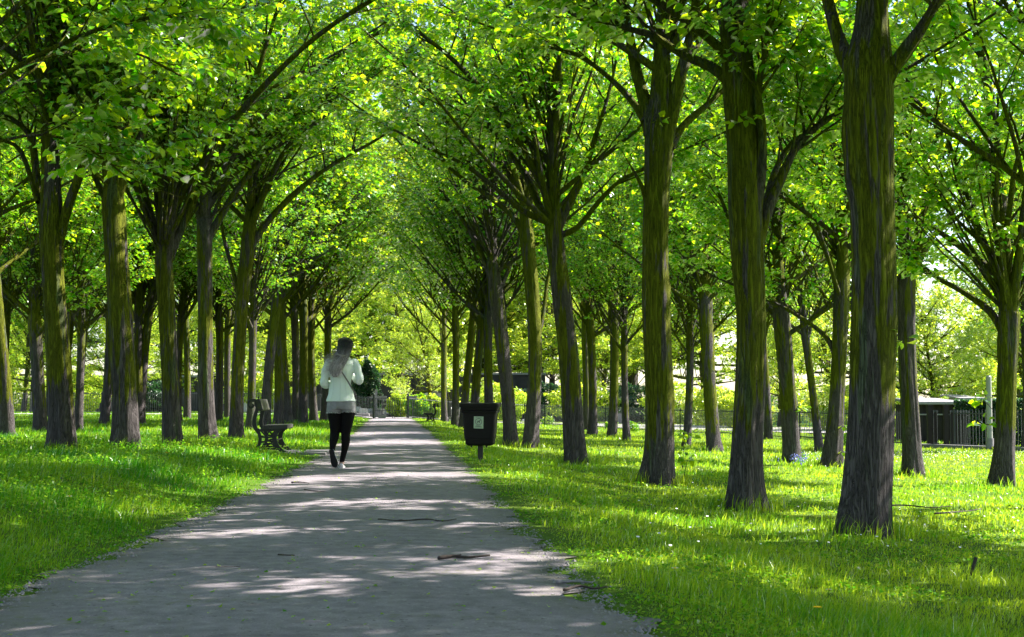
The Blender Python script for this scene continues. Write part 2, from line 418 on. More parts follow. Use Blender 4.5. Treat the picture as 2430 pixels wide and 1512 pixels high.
BASES = []
class Tree:
    def __init__(s, seed, twigs=6, leaves=13, leaf_size=0.085, sides=18, floor=3.4, droop=0.0):
        s.r = random.Random(seed); s.np = np.random.default_rng(seed); s.mb = MB()
        s.L = []; s.twigs = twigs; s.leaves = leaves; s.ls = leaf_size; s.sides = sides; s.floor = floor; s.droop = droop
    def wander(s, p, d, length, n, up=0.0, wob=0.12):
        r = s.r; d = Vector(d).normalized(); pts = [Vector(p)]
        for i in range(n):
            d = (d + Vector((r.uniform(-wob, wob), r.uniform(-wob, wob), r.uniform(-wob, wob) + up))).normalized()
            pts.append(pts[-1] + d * (length / n))
        return pts
    def at(s, pts, t):
        k = min(int(t * (len(pts) - 1)), len(pts) - 2); u = t * (len(pts) - 1) - k
        return Vector(pts[k]).lerp(Vector(pts[k + 1]), u), (Vector(pts[k + 1]) - Vector(pts[k])).normalized()
    def twig(s, p, d, length):
        r = s.r
        pts = s.wander(p, d, length, 3, -0.03 - s.droop, 0.16)
        s.mb.tube(pts, [0.005, 0.004, 0.003, 0.0015], 3, False)
        n = s.leaves
        h = Vector((d.x, d.y, 0)); h = h.normalized() if h.length > 0.05 else Vector((1, 0, 0))
        side = Vector((-h.y, h.x, 0))
        for i in range(n):
            q, t = s.at(pts, min(1.0, (i + r.random()) / n))
            sg = 1 if i % 2 else -1
            dr = side * sg * r.uniform(0.3, 1.0) + h * r.uniform(0.2, 0.9) + Vector((0, 0, r.uniform(-0.75, 0.15)))
            up = Vector((r.gauss(0, 0.42), r.gauss(0, 0.42), 1.0))
            q = q + Vector((r.gauss(0, 0.035), r.gauss(0, 0.035), r.gauss(0, 0.022))) + dr * 0.03
            s.L.append((*q, *dr, *up, s.ls * r.uniform(0.6, 1.2)))
    def sub(s, p, d, length, r0):
        r = s.r
        pts = s.wander(p, d, length, 5, 0.02, 0.13)
        s.mb.tube(pts, [r0, r0 * .8, r0 * .62, r0 * .45, r0 * .3, r0 * .18], 4, False)
        for i in range(s.twigs):
            t = 0.25 + 0.75 * (i + r.random() * 0.8) / s.twigs
            q, tt = s.at(pts, min(t, 1.0))
            if q.z < s.floor - 0.15: continue
            az = r.uniform(0, 2 * math.pi)
            dd = tt * 0.6 + Vector((math.cos(az), math.sin(az), r.uniform(-0.15, 0.3))) * 0.9
            s.twig(q, dd, r.uniform(0.3, 0.62))
    def limb(s, pts, r0, r1, nsub, t0=0.3, sublen=(0.8, 1.5)):
        r = s.r; n = len(pts)
        rad = [r0 + (r1 - r0) * (i / (n - 1)) ** 0.85 for i in range(n)]
        ph = r.uniform(0, 6)
        s.mb.tube(pts, rad, 8 if r0 > 0.04 else 6, False, noise=lambda i, a: 1 + 0.07 * math.sin(2 * a + i + ph))
        for i in range(nsub):
            t = t0 + (1 - t0) * (i + r.random() * 0.7) / nsub
            q, tt = s.at(pts, min(t, 1.0))
            az = r.uniform(0, 2 * math.pi)
            dd = tt * 0.75 + Vector((math.cos(az), math.sin(az), r.uniform(-0.1, 0.55))) * 0.75
            s.sub(q, dd, r.uniform(*sublen) * (1.1 - 0.4 * t), max(0.008, r0 * 0.32 * (1.1 - t * .6)))
    def trunk(s, pts, rads, lobes=None):
        r = s.r; ph = [r.uniform(0, 6) for _ in range(6)]
        P_ = catmull([(*p, q) for p, q in zip(pts, rads)], 9)
        c = [Vector(p[:3]) for p in P_]; rr = [p[3] for p in P_]
        z0 = pts[0][2]
        knots = [(r.uniform(.9, 4.2), r.uniform(0, 6.28), r.uniform(0.05, 0.16)) for _ in range(8)]
        def nz(i, a):
            z = c[i].z
            f = 1 + 0.035 * math.sin(3 * a + ph[0] + z * .3) + 0.025 * math.sin(5 * a + ph[1] - z * .5) + 0.02 * math.sin(8 * a + ph[2] + z)
            if s.sides > 30: f += .016 * math.sin(13 * a + ph[3] + z * .9 + math.sin(z * 2)) + .012 * math.sin(19 * a + ph[4] - z * 1.2) + .010 * math.sin(5 * z + 2 * a + ph[5])
            g = math.exp(-max(0, z - 0.0) / 0.22)
            f *= 1 + g * (0.20 + 0.17 * math.sin(3 * a + ph[3]) + 0.10 * math.sin(5 * a + ph[4]) + .05 * math.sin(9 * a + ph[5]))
            for kz, ka, kh in knots:
                da = (a - ka + math.pi) % (2 * math.pi) - math.pi
                f += kh * (math.exp(-((z - kz) / 0.13) ** 2 - (da / 0.42) ** 2) - 1.1 * math.exp(-((z - kz) / 0.06) ** 2 - (da / 0.17) ** 2))
            return f
        s.mb.tube(c, rr, s.sides, True, noise=nz)
    def broom(s, src, n, zmin=2.6):
        r = s.r; n = int(n * 1.15)
        for i in range(n):
            p, tt = s.at(src, r.uniform(0.0, .6))
            az = r.uniform(0, 6.283); e = math.radians(r.uniform(42, 76))
            d = Vector((math.cos(az) * math.cos(e), math.sin(az) * math.cos(e), math.sin(e)))
            L = r.uniform(2.2, 4.4); pts = s.wander(p, d, L, 7, r.uniform(-.01, .05), .16); q = r.uniform(.014, .030)
            s.mb.tube(pts, [q, q * .9, q * .8, q * .7, q * .6, q * .45, q * .3, q * .15], 4, False)
            for k in range(6):
                a, t2 = s.at(pts, r.uniform(.35, 1)); z2 = r.uniform(0, 6.283)
                s.twig(a, t2 * .6 + Vector((math.cos(z2), math.sin(z2), r.uniform(-.2, .3))) * .8, r.uniform(.3, .6))
    def finish(s, name, tmpl, leaf_mat, wood_mat):
        A = np.array(s.L, float)
        A = A[A[:, 2] > s.floor - 0.5] if len(A) else A
        wood = bpy.data.meshes.new(name + '_wood')
        wood.from_pydata(s.mb.v, [], s.mb.f); wood.materials.append(wood_mat)
        wood.polygons.foreach_set('use_smooth', [True] * len(wood.polygons)); wood.update()
        vary = np.clip(s.np.normal(0.36, 0.24, len(A)) + (s.np.random(len(A)) < .22) * .5, 0, 1)  # a random share of leaves coloured yellower, as painted highlights
        lm = leaf_mesh(name + '_leaves', A[:, 0:3], A[:, 3:6], A[:, 6:9], A[:, 9], leaf_mat, tmpl, s.np, vary)
        return wood, lm

def generic_tree(seed, radius=0.18, height=11.0, fork=3.0, n_limb=14, reach=3.6, twigs=8, leaves=11, leaf_size=0.098, tmpl=LEAF6,
                 mat='leaf', sides=16, floor=3.0, el=(30, 66), stems=1, nsub=7, low=False, bark='bark'):
    t = Tree(seed, twigs, leaves, leaf_size, sides, floor)
    r = t.r
    lx, ly = r.uniform(-.25, .25), r.uniform(-.2, .2)
    def axis(z): return Vector((lx * z / 4 + 0.05 * math.sin(z * 0.9 + seed), ly * z / 4 + 0.04 * math.cos(z * .8 + seed), z))
    zs = [-0.25, 0.0, 0.25, 0.8, 1.8, fork * .85, fork, fork + .8]
    rs = [1.12, 1.05, 1.0, .95, .90, .92, .98, .70]
    t.trunk([axis(z) for z in zs], [radius * q for q in rs])
    top = axis(fork + .6)
    pts = t.wander(top, Vector((lx * .2, ly * .2, 1)), height - fork - .6, 9, 0.0, 0.09)
    t.limb(pts, radius * .72, 0.015, nsub + 3, 0.1, (1.0, 1.8))
    t.broom([axis(fork - .3), axis(fork + .2), axis(fork + .6), pts[1], pts[2], pts[3], pts[4], pts[5]], 26)
    for i in range(n_limb):
        f = i / n_limb
        z = fork - 0.35 + f ** 1.25 * (height - fork) * 0.78
        az = i * 2.4 + r.uniform(-.35, .35)
        e = math.radians(el[0] + (el[1] - el[0]) * f + r.uniform(-8, 8))
        d = Vector((math.cos(az) * math.cos(e), math.sin(az) * math.cos(e), math.sin(e)))
        base = axis(z) if z < fork + .6 else t.at(pts, (z - fork - .6) / (height - fork - .6))[0]
        ln = reach * (1.15 - 0.55 * f) * r.uniform(.85, 1.15)
        lp = t.wander(base, d, ln, 7, 0.035, 0.10)
        if f < .7: t.broom(lp[1:5], 4)
        t.limb(lp, radius * r.uniform(.30, .46) * (1.1 - .4 * f), 0.010, nsub, 0.28)
        if f < .75:       # a second arm off the limb
            q, tt = t.at(lp, .35)
            d2 = (tt + Vector((r.uniform(-.7, .7), r.uniform(-.7, .7), r.uniform(0, .5)))).normalized()
            t.limb(t.wander(q, d2, ln * .6, 5, 0.04, .12), radius * .2, .008, max(3, nsub - 3), .25)
    return t.finish('generic', tmpl, M[mat], M[bark])

# ------------------------------------------------------------------ trees
def place(wood, leaves, loc, rz=0.0, s=1.0, label=None, group=None, cat='tree', name='lime_tree', tilt=(0, 0)):
    root = empty(name, loc, rz); root.scale = (s, s, s)
    if tilt != (0, 0): root.rotation_euler = (tilt[0], tilt[1], rz)
    link(bpy.data.objects.new('trunk', wood), root)
    link(bpy.data.objects.new('crown', leaves), root)
    tag(root, label, cat, group)
    return root

GR, GL = 'lime trees of the row along the right of the path', 'lime trees of the row along the left of the path'
GRB, GLB = 'lime trees standing back on the right lawn', 'lime trees standing back on the left lawn'

def custom_tree(seed, base, line, widths, limbs, label, group, top=10.8, floor=3.1, Z=None, extra=7, reach=4.2, leaves=12, twigs=8, fork=None, el=(34, 64)):
    """line: the trunk's middle in the picture, from the foot up; widths: its thickness there; limbs: each (points, start width, end width, depth step)."""
    g = G(*base)
    if Z is not None: g = Vector(((base[0] - CX) / F_PX * Z, Z, 0)); g.z = T(g.x, g.y)
    Zt = g.y; k = Zt / F_PX; BASES.append((g.x, g.y, widths[0] * k / 2))
    t = Tree(seed, twigs, leaves, 0.098, 44, floor); r = t.r
    pts = [P(x, y, Zt) - g for x, y in line]
    pts[0].z = -0.25
    rad = [w_ * k / 2 * .93 for w_ in widths]
    p1 = pts[1]; foot = Vector((pts[0].x, pts[0].y, 0.0)); 
    if p1.z > 0.35: pts.insert(1, foot.lerp(p1, 0.0)); rad.insert(1, rad[0])
    t.trunk(pts, rad)
    tip = pts[-1]; d = (pts[-1] - pts[-2]).normalized()
    if top - tip.z > 0.5:
        lead = t.wander(tip - d * 0.1, d * .3 + Vector((0, 0, 1)), top - tip.z, 8, 0, .08)
        t.limb(lead, rad[-1] * .95, .015, 10, .08, (1.0, 1.8))
    else: lead = [tip, tip + Vector((0, 0, 0.5))]
    for (lp, w0, w1, dz) in limbs:
        n = len(lp)
        q = [P(x, y, Zt + dz * i / (n - 1)) - g for i, (x, y) in enumerate(lp)]
        q = [Vector(c) for c in catmull(q, 3)]
        end = (q[-1] - q[-2]).normalized()
        if w1 > 6: q += t.wander(q[-1], end + Vector((0, 0, .1)), r.uniform(1.2, 2.2), 4, .03, .1)[1:]
        t.limb(q, w0 * k / 2, min(w1 * k / 2, .012), max(4, int(len(q) * .7)) if w1 > 2 else 0, .40)
    extra += 3
    for i in range(extra):
        f = i / extra
        zz = (fork or max(3.6, tip.z - .3)) + f * (top - (fork or max(3.6, tip.z - .3)))* .80
        if zz < tip.z:
            j = max(1, next((a for a in range(len(pts)) if pts[a].z > zz), len(pts) - 1))
            u = (zz - pts[j - 1].z) / max(.01, pts[j].z - pts[j - 1].z); b = pts[j - 1].lerp(pts[j], u)
        else: b = t.at(lead, min(.98, (zz - tip.z) / max(.3, top - tip.z)))[0]
        az = i * 2.4 + seed; e = math.radians(el[0] + (el[1] - el[0]) * f)
        dd = Vector((math.cos(az) * math.cos(e), math.sin(az) * math.cos(e), math.sin(e)))
        t.limb(t.wander(b, dd, reach * (1.1 - .5 * f) * r.uniform(.85, 1.15), 7, .03, .1), .055 * r.uniform(.8, 1.2), .01, 7, .28)
    t.broom([pts[-1], lead[0], lead[1], lead[min(2, len(lead) - 1)], lead[min(4, len(lead) - 1)]], 24)
    wd, lf = t.finish('lime', LEAF6, M['leaf'], M['bark'])
    return place(wd, lf, g, 0, 1, label, group)

custom_tree(1, (2048, 1274), [(2044, 1262), (2058, 1100), (2066, 950), (2072, 700), (2068, 500), (2060, 400), (2060, 250), (2062, 150), (2068, 50), (2070, -150)],
            [122, 116, 114, 113, 114, 124, 126, 118, 84, 66],
            [([(2040, 190), (1995, 110), (1962, -10), (1940, -120)], 52, 20, .5), ([(2090, 210), (2140, 130), (2190, 60), (2240, -30)], 46, 22, -.4),
             ([(2100, 190), (2165, 110), (2225, 10), (2300, -60)], 30, 14, .8)],
            'broadest trunk on the right, green moss patches above a flared foot', GR, top=13, extra=9, floor=3.8)
custom_tree(2, (1760, 1209), [(1766, 1195), (1770, 1100), (1780, 900), (1781, 750), (1772, 600), (1766, 480), (1760, 330), (1752, 200), (1744, 60), (1742, -150)],
            [92, 82, 76, 74, 82, 84, 80, 84, 74, 58],
            [([(1790, 620), (1815, 520), (1850, 430), (1890, 350), (1945, 295), (2000, 262)], 34, 18, .3), ([(1800, 600), (1822, 480), (1838, 410), (1880, 340), (1960, 290)], 26, 10, 1.0),
             ([(1790, 520), (1806, 400), (1808, 310), (1798, 230), (1806, 170), (1820, 100), (1828, -40)], 32, 22, -.3),
             ([(1735, 200), (1690, 160), (1620, 130), (1550, 85), (1470, 60), (1390, 0)], 30, 12, .6), ([(1725, 130), (1680, 90), (1620, 45), (1560, 5), (1500, -50)], 28, 14, -.5),
             ([(1730, 110), (1715, 40), (1700, -40)], 40, 26, 1.0)],
            'second big trunk from the right, moss striped, with a long bare arching limb', GR, extra=10, floor=3.8)
custom_tree(3, (1557, 1148), [(1558, 1145), (1564, 1050), (1563, 900), (1556, 700), (1556, 560), (1560, 450), (1566, 330), (1570, 240), (1572, 120)],
            [86, 72, 70, 70, 66, 66, 74, 60, 40],
            [([(1550, 320), (1530, 240), (1508, 160), (1490, 60), (1470, -60)], 44, 28, .4), ([(1580, 330), (1600, 240), (1622, 150), (1645, 50), (1665, -60)], 44, 28, -.3),
             ([(1590, 350), (1620, 300), (1665, 260), (1718, 212), (1760, 160)], 24, 12, .8), ([(1535, 480), (1522, 440), (1500, 400), (1472, 352)], 16, 1, -.2),
             ([(1530, 290), (1500, 240), (1440, 180), (1370, 130), (1290, 110)], 20, 10, 1.2), ([(1590, 240), (1630, 150), (1680, 60), (1720, -20)], 26, 16, 1.4)],
            'third big trunk from the right, with a broken reddish stub, sapling at its foot', GR, extra=10, floor=3.8)
custom_tree(4, (1367, 1102), [(1367, 1100), (1360, 1000), (1350, 850), (1337, 740), (1326, 640), (1316, 560), (1313, 500)],
            [54, 52, 50, 48, 46, 46, 40],
            [([(1312, 540), (1285, 500), (1255, 430), (1215, 370), (1170, 310), (1110, 250)], 26, 10, 1), ([(1312, 530), (1295, 470), (1280, 400), (1262, 300), (1235, 190)], 22, 10, -.6), ([(1305, 480), (1240, 350), (1150, 220), (1050, 120), (940, 40)], 20, 9, -1.5),
             ([(1316, 510), (1312, 420), (1308, 300), (1300, 200), (1300, 80)], 30, 16, .2), ([(1322, 545), (1350, 480), (1382, 420), (1405, 350), (1440, 240)], 28, 12, .4),
             ([(1324, 560), (1370, 540), (1420, 480), (1470, 430), (1530, 400)], 18, 8, -.8), ([(1305, 530), (1240, 500), (1180, 450), (1100, 390), (1010, 350)], 18, 9, -.5)],
            'left leaning mossy trunk on the right verge, fanning into many limbs, right of the bin', GR, top=13, extra=9)
custom_tree(5, (1258, 1064), [(1258, 1062), (1266, 960), (1270, 850), (1266, 740), (1258, 640), (1250, 560), (1246, 490)],
            [42, 36, 34, 34, 35, 36, 28],
            [([(1250, 570), (1215, 510), (1150, 460), (1080, 410), (1020, 340), (960, 230)], 20, 8, .8), ([(1245, 480), (1180, 360), (1100, 250), (1010, 170), (930, 120)], 18, 8, .5), ([(1246, 500), (1225, 420), (1190, 320), (1150, 200)], 18, 8, -.8),
             ([(1246, 490), (1246, 400), (1250, 280), (1255, 160)], 22, 10, 0), ([(1270, 830), (1290, 740), (1302, 650), (1330, 560)], 14, 8, .8)],
            'slim trunk with a forked side limb, between the leaning trunk and the bin', GR, top=13, extra=10, floor=3.0)
custom_tree(6, (1213, 1060), [(1213, 1058), (1206, 960), (1196, 860), (1186, 770), (1176, 690), (1168, 620)],
            [36, 34, 34, 36, 36, 30],
            [([(1176, 690), (1150, 620), (1110, 540), (1060, 470), (1000, 400)], 18, 8, .5), ([(1170, 640), (1160, 540), (1130, 430), (1090, 330)], 18, 8, -.5),
             ([(1180, 700), (1215, 620), (1240, 540)], 14, 8, .6), ([(1168, 630), (1172, 520), (1160, 400)], 20, 9, 0)],
            'dark trunk leaning left just behind the bin on its right side', GR, top=13, extra=9, floor=3.0)
custom_tree(11, (150, 1068), [(150, 1064), (146, 960), (140, 860), (132, 740), (124, 620), (122, 520), (120, 420), (118, 320), (118, 245)],
            [66, 62, 58, 55, 56, 60, 48, 46, 50],
            [([(115, 600), (100, 500), (86, 410), (74, 330), (40, 290), (-10, 262)], 28, 14, .5), ([(135, 580), (165, 480), (190, 410), (208, 340), (222, 250), (260, 180)], 30, 12, -.4),
             ([(112, 270), (80, 215), (30, 180), (-30, 150)], 24, 12, .2), ([(125, 260), (160, 225), (220, 170), (300, 120), (390, 60)], 26, 12, .8), ([(118, 250), (122, 150), (150, 40), (160, -60)], 34, 18, 0),
             ([(90, 480), (50, 360), (0, 330)], 14, 8, 1.0)],
            'mossy trunk furthest left in the left row, sunlit down its right edge', GL, extra=10, leaves=12, floor=3.7, fork=4.4)
custom_tree(12, (300, 1070), [(300, 1066), (298, 960), (292, 850), (284, 720), (276, 600), (270, 500), (268, 440)],
            [68, 62, 60, 58, 57, 58, 46],
            [([(275, 480), (300, 400), (340, 310), (372, 220), (400, 100)], 30, 14, .3), ([(265, 470), (250, 380), (255, 280), (270, 170)], 28, 14, -.3), ([(268, 445), (270, 350), (300, 240), (320, 100)], 30, 14, .8),
             ([(262, 500), (225, 420), (190, 350), (150, 280)], 16, 8, .8)],
            'thick straight mossy trunk, second in the left row, beside the sunlit one', GL, extra=7, leaves=12, floor=3.7, fork=4.4)
custom_tree(13, (408, 1063), [(408, 1061), (406, 960), (402, 850), (396, 740), (390, 650), (388, 600)],
            [48, 43, 41, 42, 44, 42],
            [([(390, 640), (370, 560), (350, 500), (338, 420), (300, 350)], 24, 10, .3), ([(392, 620), (404, 530), (422, 440), (440, 340), (430, 200)], 34, 16, -.2), ([(395, 620), (430, 540), (470, 450), (520, 350), (600, 200), (655, 30)], 30, 12, .6), ([(420, 480), (520, 330), (640, 190), (760, 80), (900, -10), (1010, -60)], 20, 9, -2.5),
             ([(386, 610), (376, 500), (368, 400), (380, 300)], 22, 10, 1)],
            'trunk forking in a wide V, third in the left row', GL, extra=10, leaves=12, floor=3.7, fork=4.4)
custom_tree(14, (492, 1050), [(493, 1048), (490, 960), (488, 850), (487, 740), (486, 640), (485, 570), (484, 520)],
            [46, 40, 37, 36, 37, 40, 34],
            [([(486, 580), (520, 520), (570, 440), (640, 360), (720, 280), (800, 230)], 24, 9, .5), ([(490, 470), (580, 330), (700, 210), (820, 120), (930, 60)], 20, 8, -1.0), ([(486, 500), (600, 360), (740, 250), (860, 170), (960, 130)], 18, 8, 2.0), ([(484, 540), (460, 470), (440, 380), (430, 270)], 20, 9, -.4), ([(484, 530), (500, 430), (520, 320), (560, 200)], 24, 10, 1), ([(484, 520), (484, 400), (500, 260)], 22, 10, -1)],
            'straight trunk with a dark foot, fourth in the left row', GL, extra=9)
custom_tree(15, (560, 1045), [(560, 1043), (562, 960), (566, 850), (573, 740), (582, 640), (590, 570), (595, 500)],
            [38, 33, 31, 32, 34, 36, 26],
            [([(575, 720), (552, 640), (530, 560), (520, 470)], 14, 8, .5), ([(590, 590), (640, 520), (710, 450), (790, 390), (880, 340)], 22, 9, .4), ([(594, 540), (630, 450), (680, 350), (750, 260)], 20, 9, -.8), ([(588, 620), (600, 520), (610, 400), (620, 280)], 22, 9, .8)],
            'trunk leaning right just behind the near bench back', GL, extra=9)

custom_tree(21, (2380, 1158), [(2376, 1150), (2384, 1040), (2389, 900), (2393, 800), (2396, 740)], [60, 50, 47, 52, 50],
            [([(2385, 800), (2350, 740), (2280, 690), (2210, 650), (2130, 575)], 22, 10, .8), ([(2398, 750), (2412, 650), (2425, 540), (2440, 400)], 34, 20, -.3), ([(2385, 770), (2365, 650), (2330, 560), (2290, 450), (2250, 330)], 22, 10, .5),
             ([(2390, 760), (2380, 620), (2365, 480), (2370, 340)], 20, 10, -.5)],
            'dark trunk forking low near the right edge, in front of the pale post', GRB, extra=8, fork=3.2)
custom_tree(22, (2165, 1130), [(2166, 1125), (2162, 1020), (2155, 900), (2150, 780), (2150, 680), (2155, 620)], [52, 46, 44, 43, 46, 40],
            [([(2160, 680), (2178, 580), (2190, 480), (2205, 360)], 22, 12, .3), ([(2150, 640), (2140, 540), (2150, 420)], 22, 12, -.3), ([(2160, 660), (2215, 560), (2280, 480), (2350, 420)], 16, 8, .8)],
            'trunk immediately right of the broadest trunk, green edged', GRB, extra=8, fork=3.2)
custom_tree(23, (1975, 1110), [(1972, 1104), (1982, 1000), (1988, 900), (1993, 800), (1996, 700), (2000, 620)], [54, 42, 38, 38, 40, 34],
            [([(1988, 850), (1960, 800), (1910, 760), (1850, 725), (1790, 700)], 16, 8, .5), ([(1996, 720), (1970, 620), (1930, 540), (1880, 450)], 18, 8, -.3)],
            'dark flared trunk immediately left of the broadest trunk', GRB, extra=8, fork=3.2)
custom_tree(31, (-260, 1190), [(-260, 1200), (-262, 1000), (-258, 700), (-250, 480), (-245, 380)], [100, 90, 84, 86, 70],
            [([(-245, 500), (-60, 360), (100, 320), (220, 360), (300, 420)], 11, 5, 1.2),
             ([(-240, 420), (-20, 200), (180, 90), (360, 40), (520, 50)], 16, 6, .8), ([(-245, 440), (-60, 220), (130, 130), (300, 120), (430, 180)], 12, 6, 2.6),
             ([(-240, 400), (-60, 120), (100, -40)], 18, 8, .5)],
            'lime tree just outside the left edge whose thin leafy boughs hang across the top left', GL, extra=6, fork=5.0, Z=12.4, floor=3.0, reach=3.2)
VAR = [generic_tree(101 + i, reach=3.5 + .25 * (i % 3), fork=2.9 + .25 * (i % 4), tmpl=LEAF6, stems=1) for i in range(5)]
VARF = [generic_tree(201 + i, radius=.118, reach=2.9, el=(40, 70), height=11, fork=2.9 + .2 * (i % 3), tmpl=LEAF4, twigs=6, leaves=10, leaf_size=.098, sides=10, nsub=8) for i in range(4)]
VARP = [generic_tree(301 + i, n_limb=15, reach=4.6, fork=2.0, height=12, tmpl=LEAF4, twigs=7, leaves=9, leaf_size=.15, sides=10, nsub=8, floor=1.2, el=(-4, 60), mat='leaf_pale') for i in range(3)]

def gt(px, py, wpx, label, group, far=False, Z=None, seed=0, name='lime_tree', cat='tree', var=None, ss=1.0):
    g = G(px, py)
    if Z is not None: g = Vector(((px - CX) / F_PX * Z, Z, 0)); g.z = T(g.x, g.y)
    rr = random.Random(int(px * 7 + py + seed)); BASES.append((g.x, g.y, wpx * g.y / F_PX / 2))
    lst = var or (VARF if (far or g.y > 38) else VAR)
    wd, lf = lst[rr.randrange(len(lst))]
    dia = wpx * g.y / F_PX
    s_ = ss * (1.42 if g.y > 45 else 1.0)
    root = place(wd, lf, g, rr.uniform(0, 6.28), s_, label, group, cat, name, (rr.uniform(-.03, .03), rr.uniform(-.04, .04)))
    wk = max(0.7, min(1.35, dia / (0.36 * s_)))
    root.children[0].scale = (1, 1, 1)
    return root

# the rows beyond the ones above: picture position of the foot, thickness
LEFT_FAR = [(590, 1024, 26, 'thin dark trunk close behind the near bench, left of a thicker one'), (629, 1015, 32, 'thick dark trunk rising right behind the near bench seat'),
            (658, 1010, 20, None), (684, 1008, 22, None), (702, 1004, 18, None), (722, 1006, 20, 'trunk standing clear at the inner end of the left row, left of the woman'),
            (745, 1001, 22, 'last pale edged trunk of the left row beside the woman'), (772, 998, 14, None)]
for px, py, w_, lb in LEFT_FAR:
    gt(px, py, w_, lb or 'slim dark trunk in the crowded left row between the near bench and the woman', GL)
RIGHT_FAR = [(1160, 1026, 26, 'dark trunk seen above the right part of the bin'), (1126, 1024, 34, 'thick dark trunk seen above the left part of the bin'), (1102, 1018, 18, 'slim trunk left of the bin, third from the opening at the path end'),
             (1080, 1012, 15, 'slim trunk beside the far bench, second from the opening at the path end'), (1058, 1001, 14, 'last slim trunk of the right row, nearest the far bench')]
for px, py, w_, lb in RIGHT_FAR: gt(px, py, w_, lb, GR)
for px, py, w_, lb in [(14, 1035, 46, 'dark trunk cut by the left edge of the photograph, behind the sunlit trunk'), (93, 1028, 42, 'dark mossy trunk with leafy shoots left of the sunlit trunk'),
                       (190, 1022, 34, 'forked dark trunk with ivy leaves right of the sunlit trunk'), (245, 1010, 22, 'thin trunk leaning left, between the sunlit trunk and the second one'),
                       (335, 1006, 20, 'thin trunk right of the second trunk of the left row'), (54, 979, 20, 'pale sunlit trunk far off by the railings at the left'),
                       (444, 993, 22, 'small trunk seen between the third and fourth trunks of the left row'), (520, 1000, 18, 'small trunk seen between the fourth and fifth trunks of the left row')]:
    gt(px, py, w_, lb, GLB)
for px, py, w_, lb in [(1387, 1020, 14, 'slim grey trunk right of the leaning one, furthest back of its cluster'), (1408, 1031, 20, 'slim yellow green trunk, just right of the slim grey one'),
                       (1450, 1039, 23, 'slim dark trunk, middle of three right of the leaning trunk'), (1490, 1046, 24, 'slim trunk with a dense fork, left of the third big trunk'),
                       (1632, 1061, 30, 'Y shaped trunk right of the third big trunk'), (1690, 1072, 36, 'trunk lit green on its right edge, left of the second big trunk'),
                       (1873, 1097, 44, 'dark trunk with bluebells at its foot, right of the second big trunk'), (1940, 1071, 26, 'smooth pale green trunk leaning right, further back'),
                       
                       (2432, 1070, 30, 'trunk cut by the right edge of the photograph, behind the pale post')]:
    gt(px, py, w_, lb, GRB)
# unseen trees of the same rows, added for boughs and shade in view
OUT = [(-6.4, 8.6), (-6.4, 4.2), (-5.6, 0.2), (-9.5, 15), (-9.8, 20), (-9.0, 8), (-9.0, 3), (3.5, 7.2), (3.9, 3.4), (4.3, -0.8), (7.8, 8.0), (7.6, 12.2), (7.4, 16.5),
       (-4, -4), (4.6, -5), (8.5, -2), (-10.5, 25), (-13.5, 30), (-14, 22)]
for i, (x, y) in enumerate(OUT):
    wd, lf = VAR[i % 5]
    place(wd, lf, (x, y, T(x, y)), i * 1.3, 1.0 + 0.05 * ((i * 7) % 3 - 1),
          'lime tree of the avenue added unseen outside the view for its boughs and shade', 'lime trees beside the view')
# deeper rows filling the grove
rg = random.Random(5)
FILL = []
for yy in range(44, 76, 7):
    for xx in (-27, -22, -17.5, -13):
        FILL.append((xx - (yy - 44) * .06 + rg.uniform(-1, 1), yy + rg.uniform(-2, 2), 'L'))
for yy in range(46, 68, 8):
    for xx in (10.5,):
        FILL.append((xx - (yy - 44) * .08 + rg.uniform(-1, 1), yy + rg.uniform(-2, 2), 'R'))
for x, y, sd_ in FILL:
    wd, lf = VARF[rg.randrange(4)]
    place(wd, lf, (x, y, T(x, y)), rg.uniform(0, 6), 1.35 + rg.uniform(-.08, .08),
          'slender lime tree deep in the grove ' + ('left of the path' if sd_ == 'L' else 'right of the path, before the railings'), 'lime trees deep in the grove ' + ('on the left' if sd_ == 'L' else 'on the right'))
# yellow green trees beyond the railings
YEL = [(-4.9, 84.5, .62), (-13, 85, .58), (6.5, 104, 1.1),  (-7.6, 97, .9), (-14, 90, .65), (-19, 92, .75),  (15, 80, .7), (19, 70, .7), (-25, 93, .8), (-31, 92, .8), (21, 58, .75), (16.5, 56, .55),
       (-6, 112, 1.3), (3, 114, 1.3), (-15, 113, 1.3), (12, 110, 1.3), (-26, 112, 1.3), (22, 98, 1.2), (30, 84, 1.2), (-38, 108, 1.3), (28, 70, 1.0), (36, 96, 1.4), (-3, 128, 1.9), (-12, 130, 1.9), (7, 128, 1.9), (17, 124, 1.9), (-22, 130, 1.9), (28, 116, 1.8),
       (-33, 126, 1.9), (38, 106, 1.7), (-7, 146, 3.0), (-16, 148, 3.0), (-11, 138, 2.6), (-3, 140, 2.6), (2, 146, 3.0), (12, 144, 3.0), (7, 138, 2.8), (-21, 140, 2.8), (-27, 146, 2.4), (-46, 130, 2.0), (24, 138, 2.3), (46, 100, 1.8)]
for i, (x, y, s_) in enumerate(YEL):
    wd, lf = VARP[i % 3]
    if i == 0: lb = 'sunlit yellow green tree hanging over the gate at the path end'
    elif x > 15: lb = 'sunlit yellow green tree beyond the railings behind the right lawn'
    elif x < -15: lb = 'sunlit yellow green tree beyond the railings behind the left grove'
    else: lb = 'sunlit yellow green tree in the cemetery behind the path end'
    place(wd, lf, (x, y, T(x, y)), i * 1.9, s_ * 1.1, lb, None if i == 0 else lb.replace('tree ', 'trees ').replace('sunlit ', ''), 'tree', 'spring_tree')

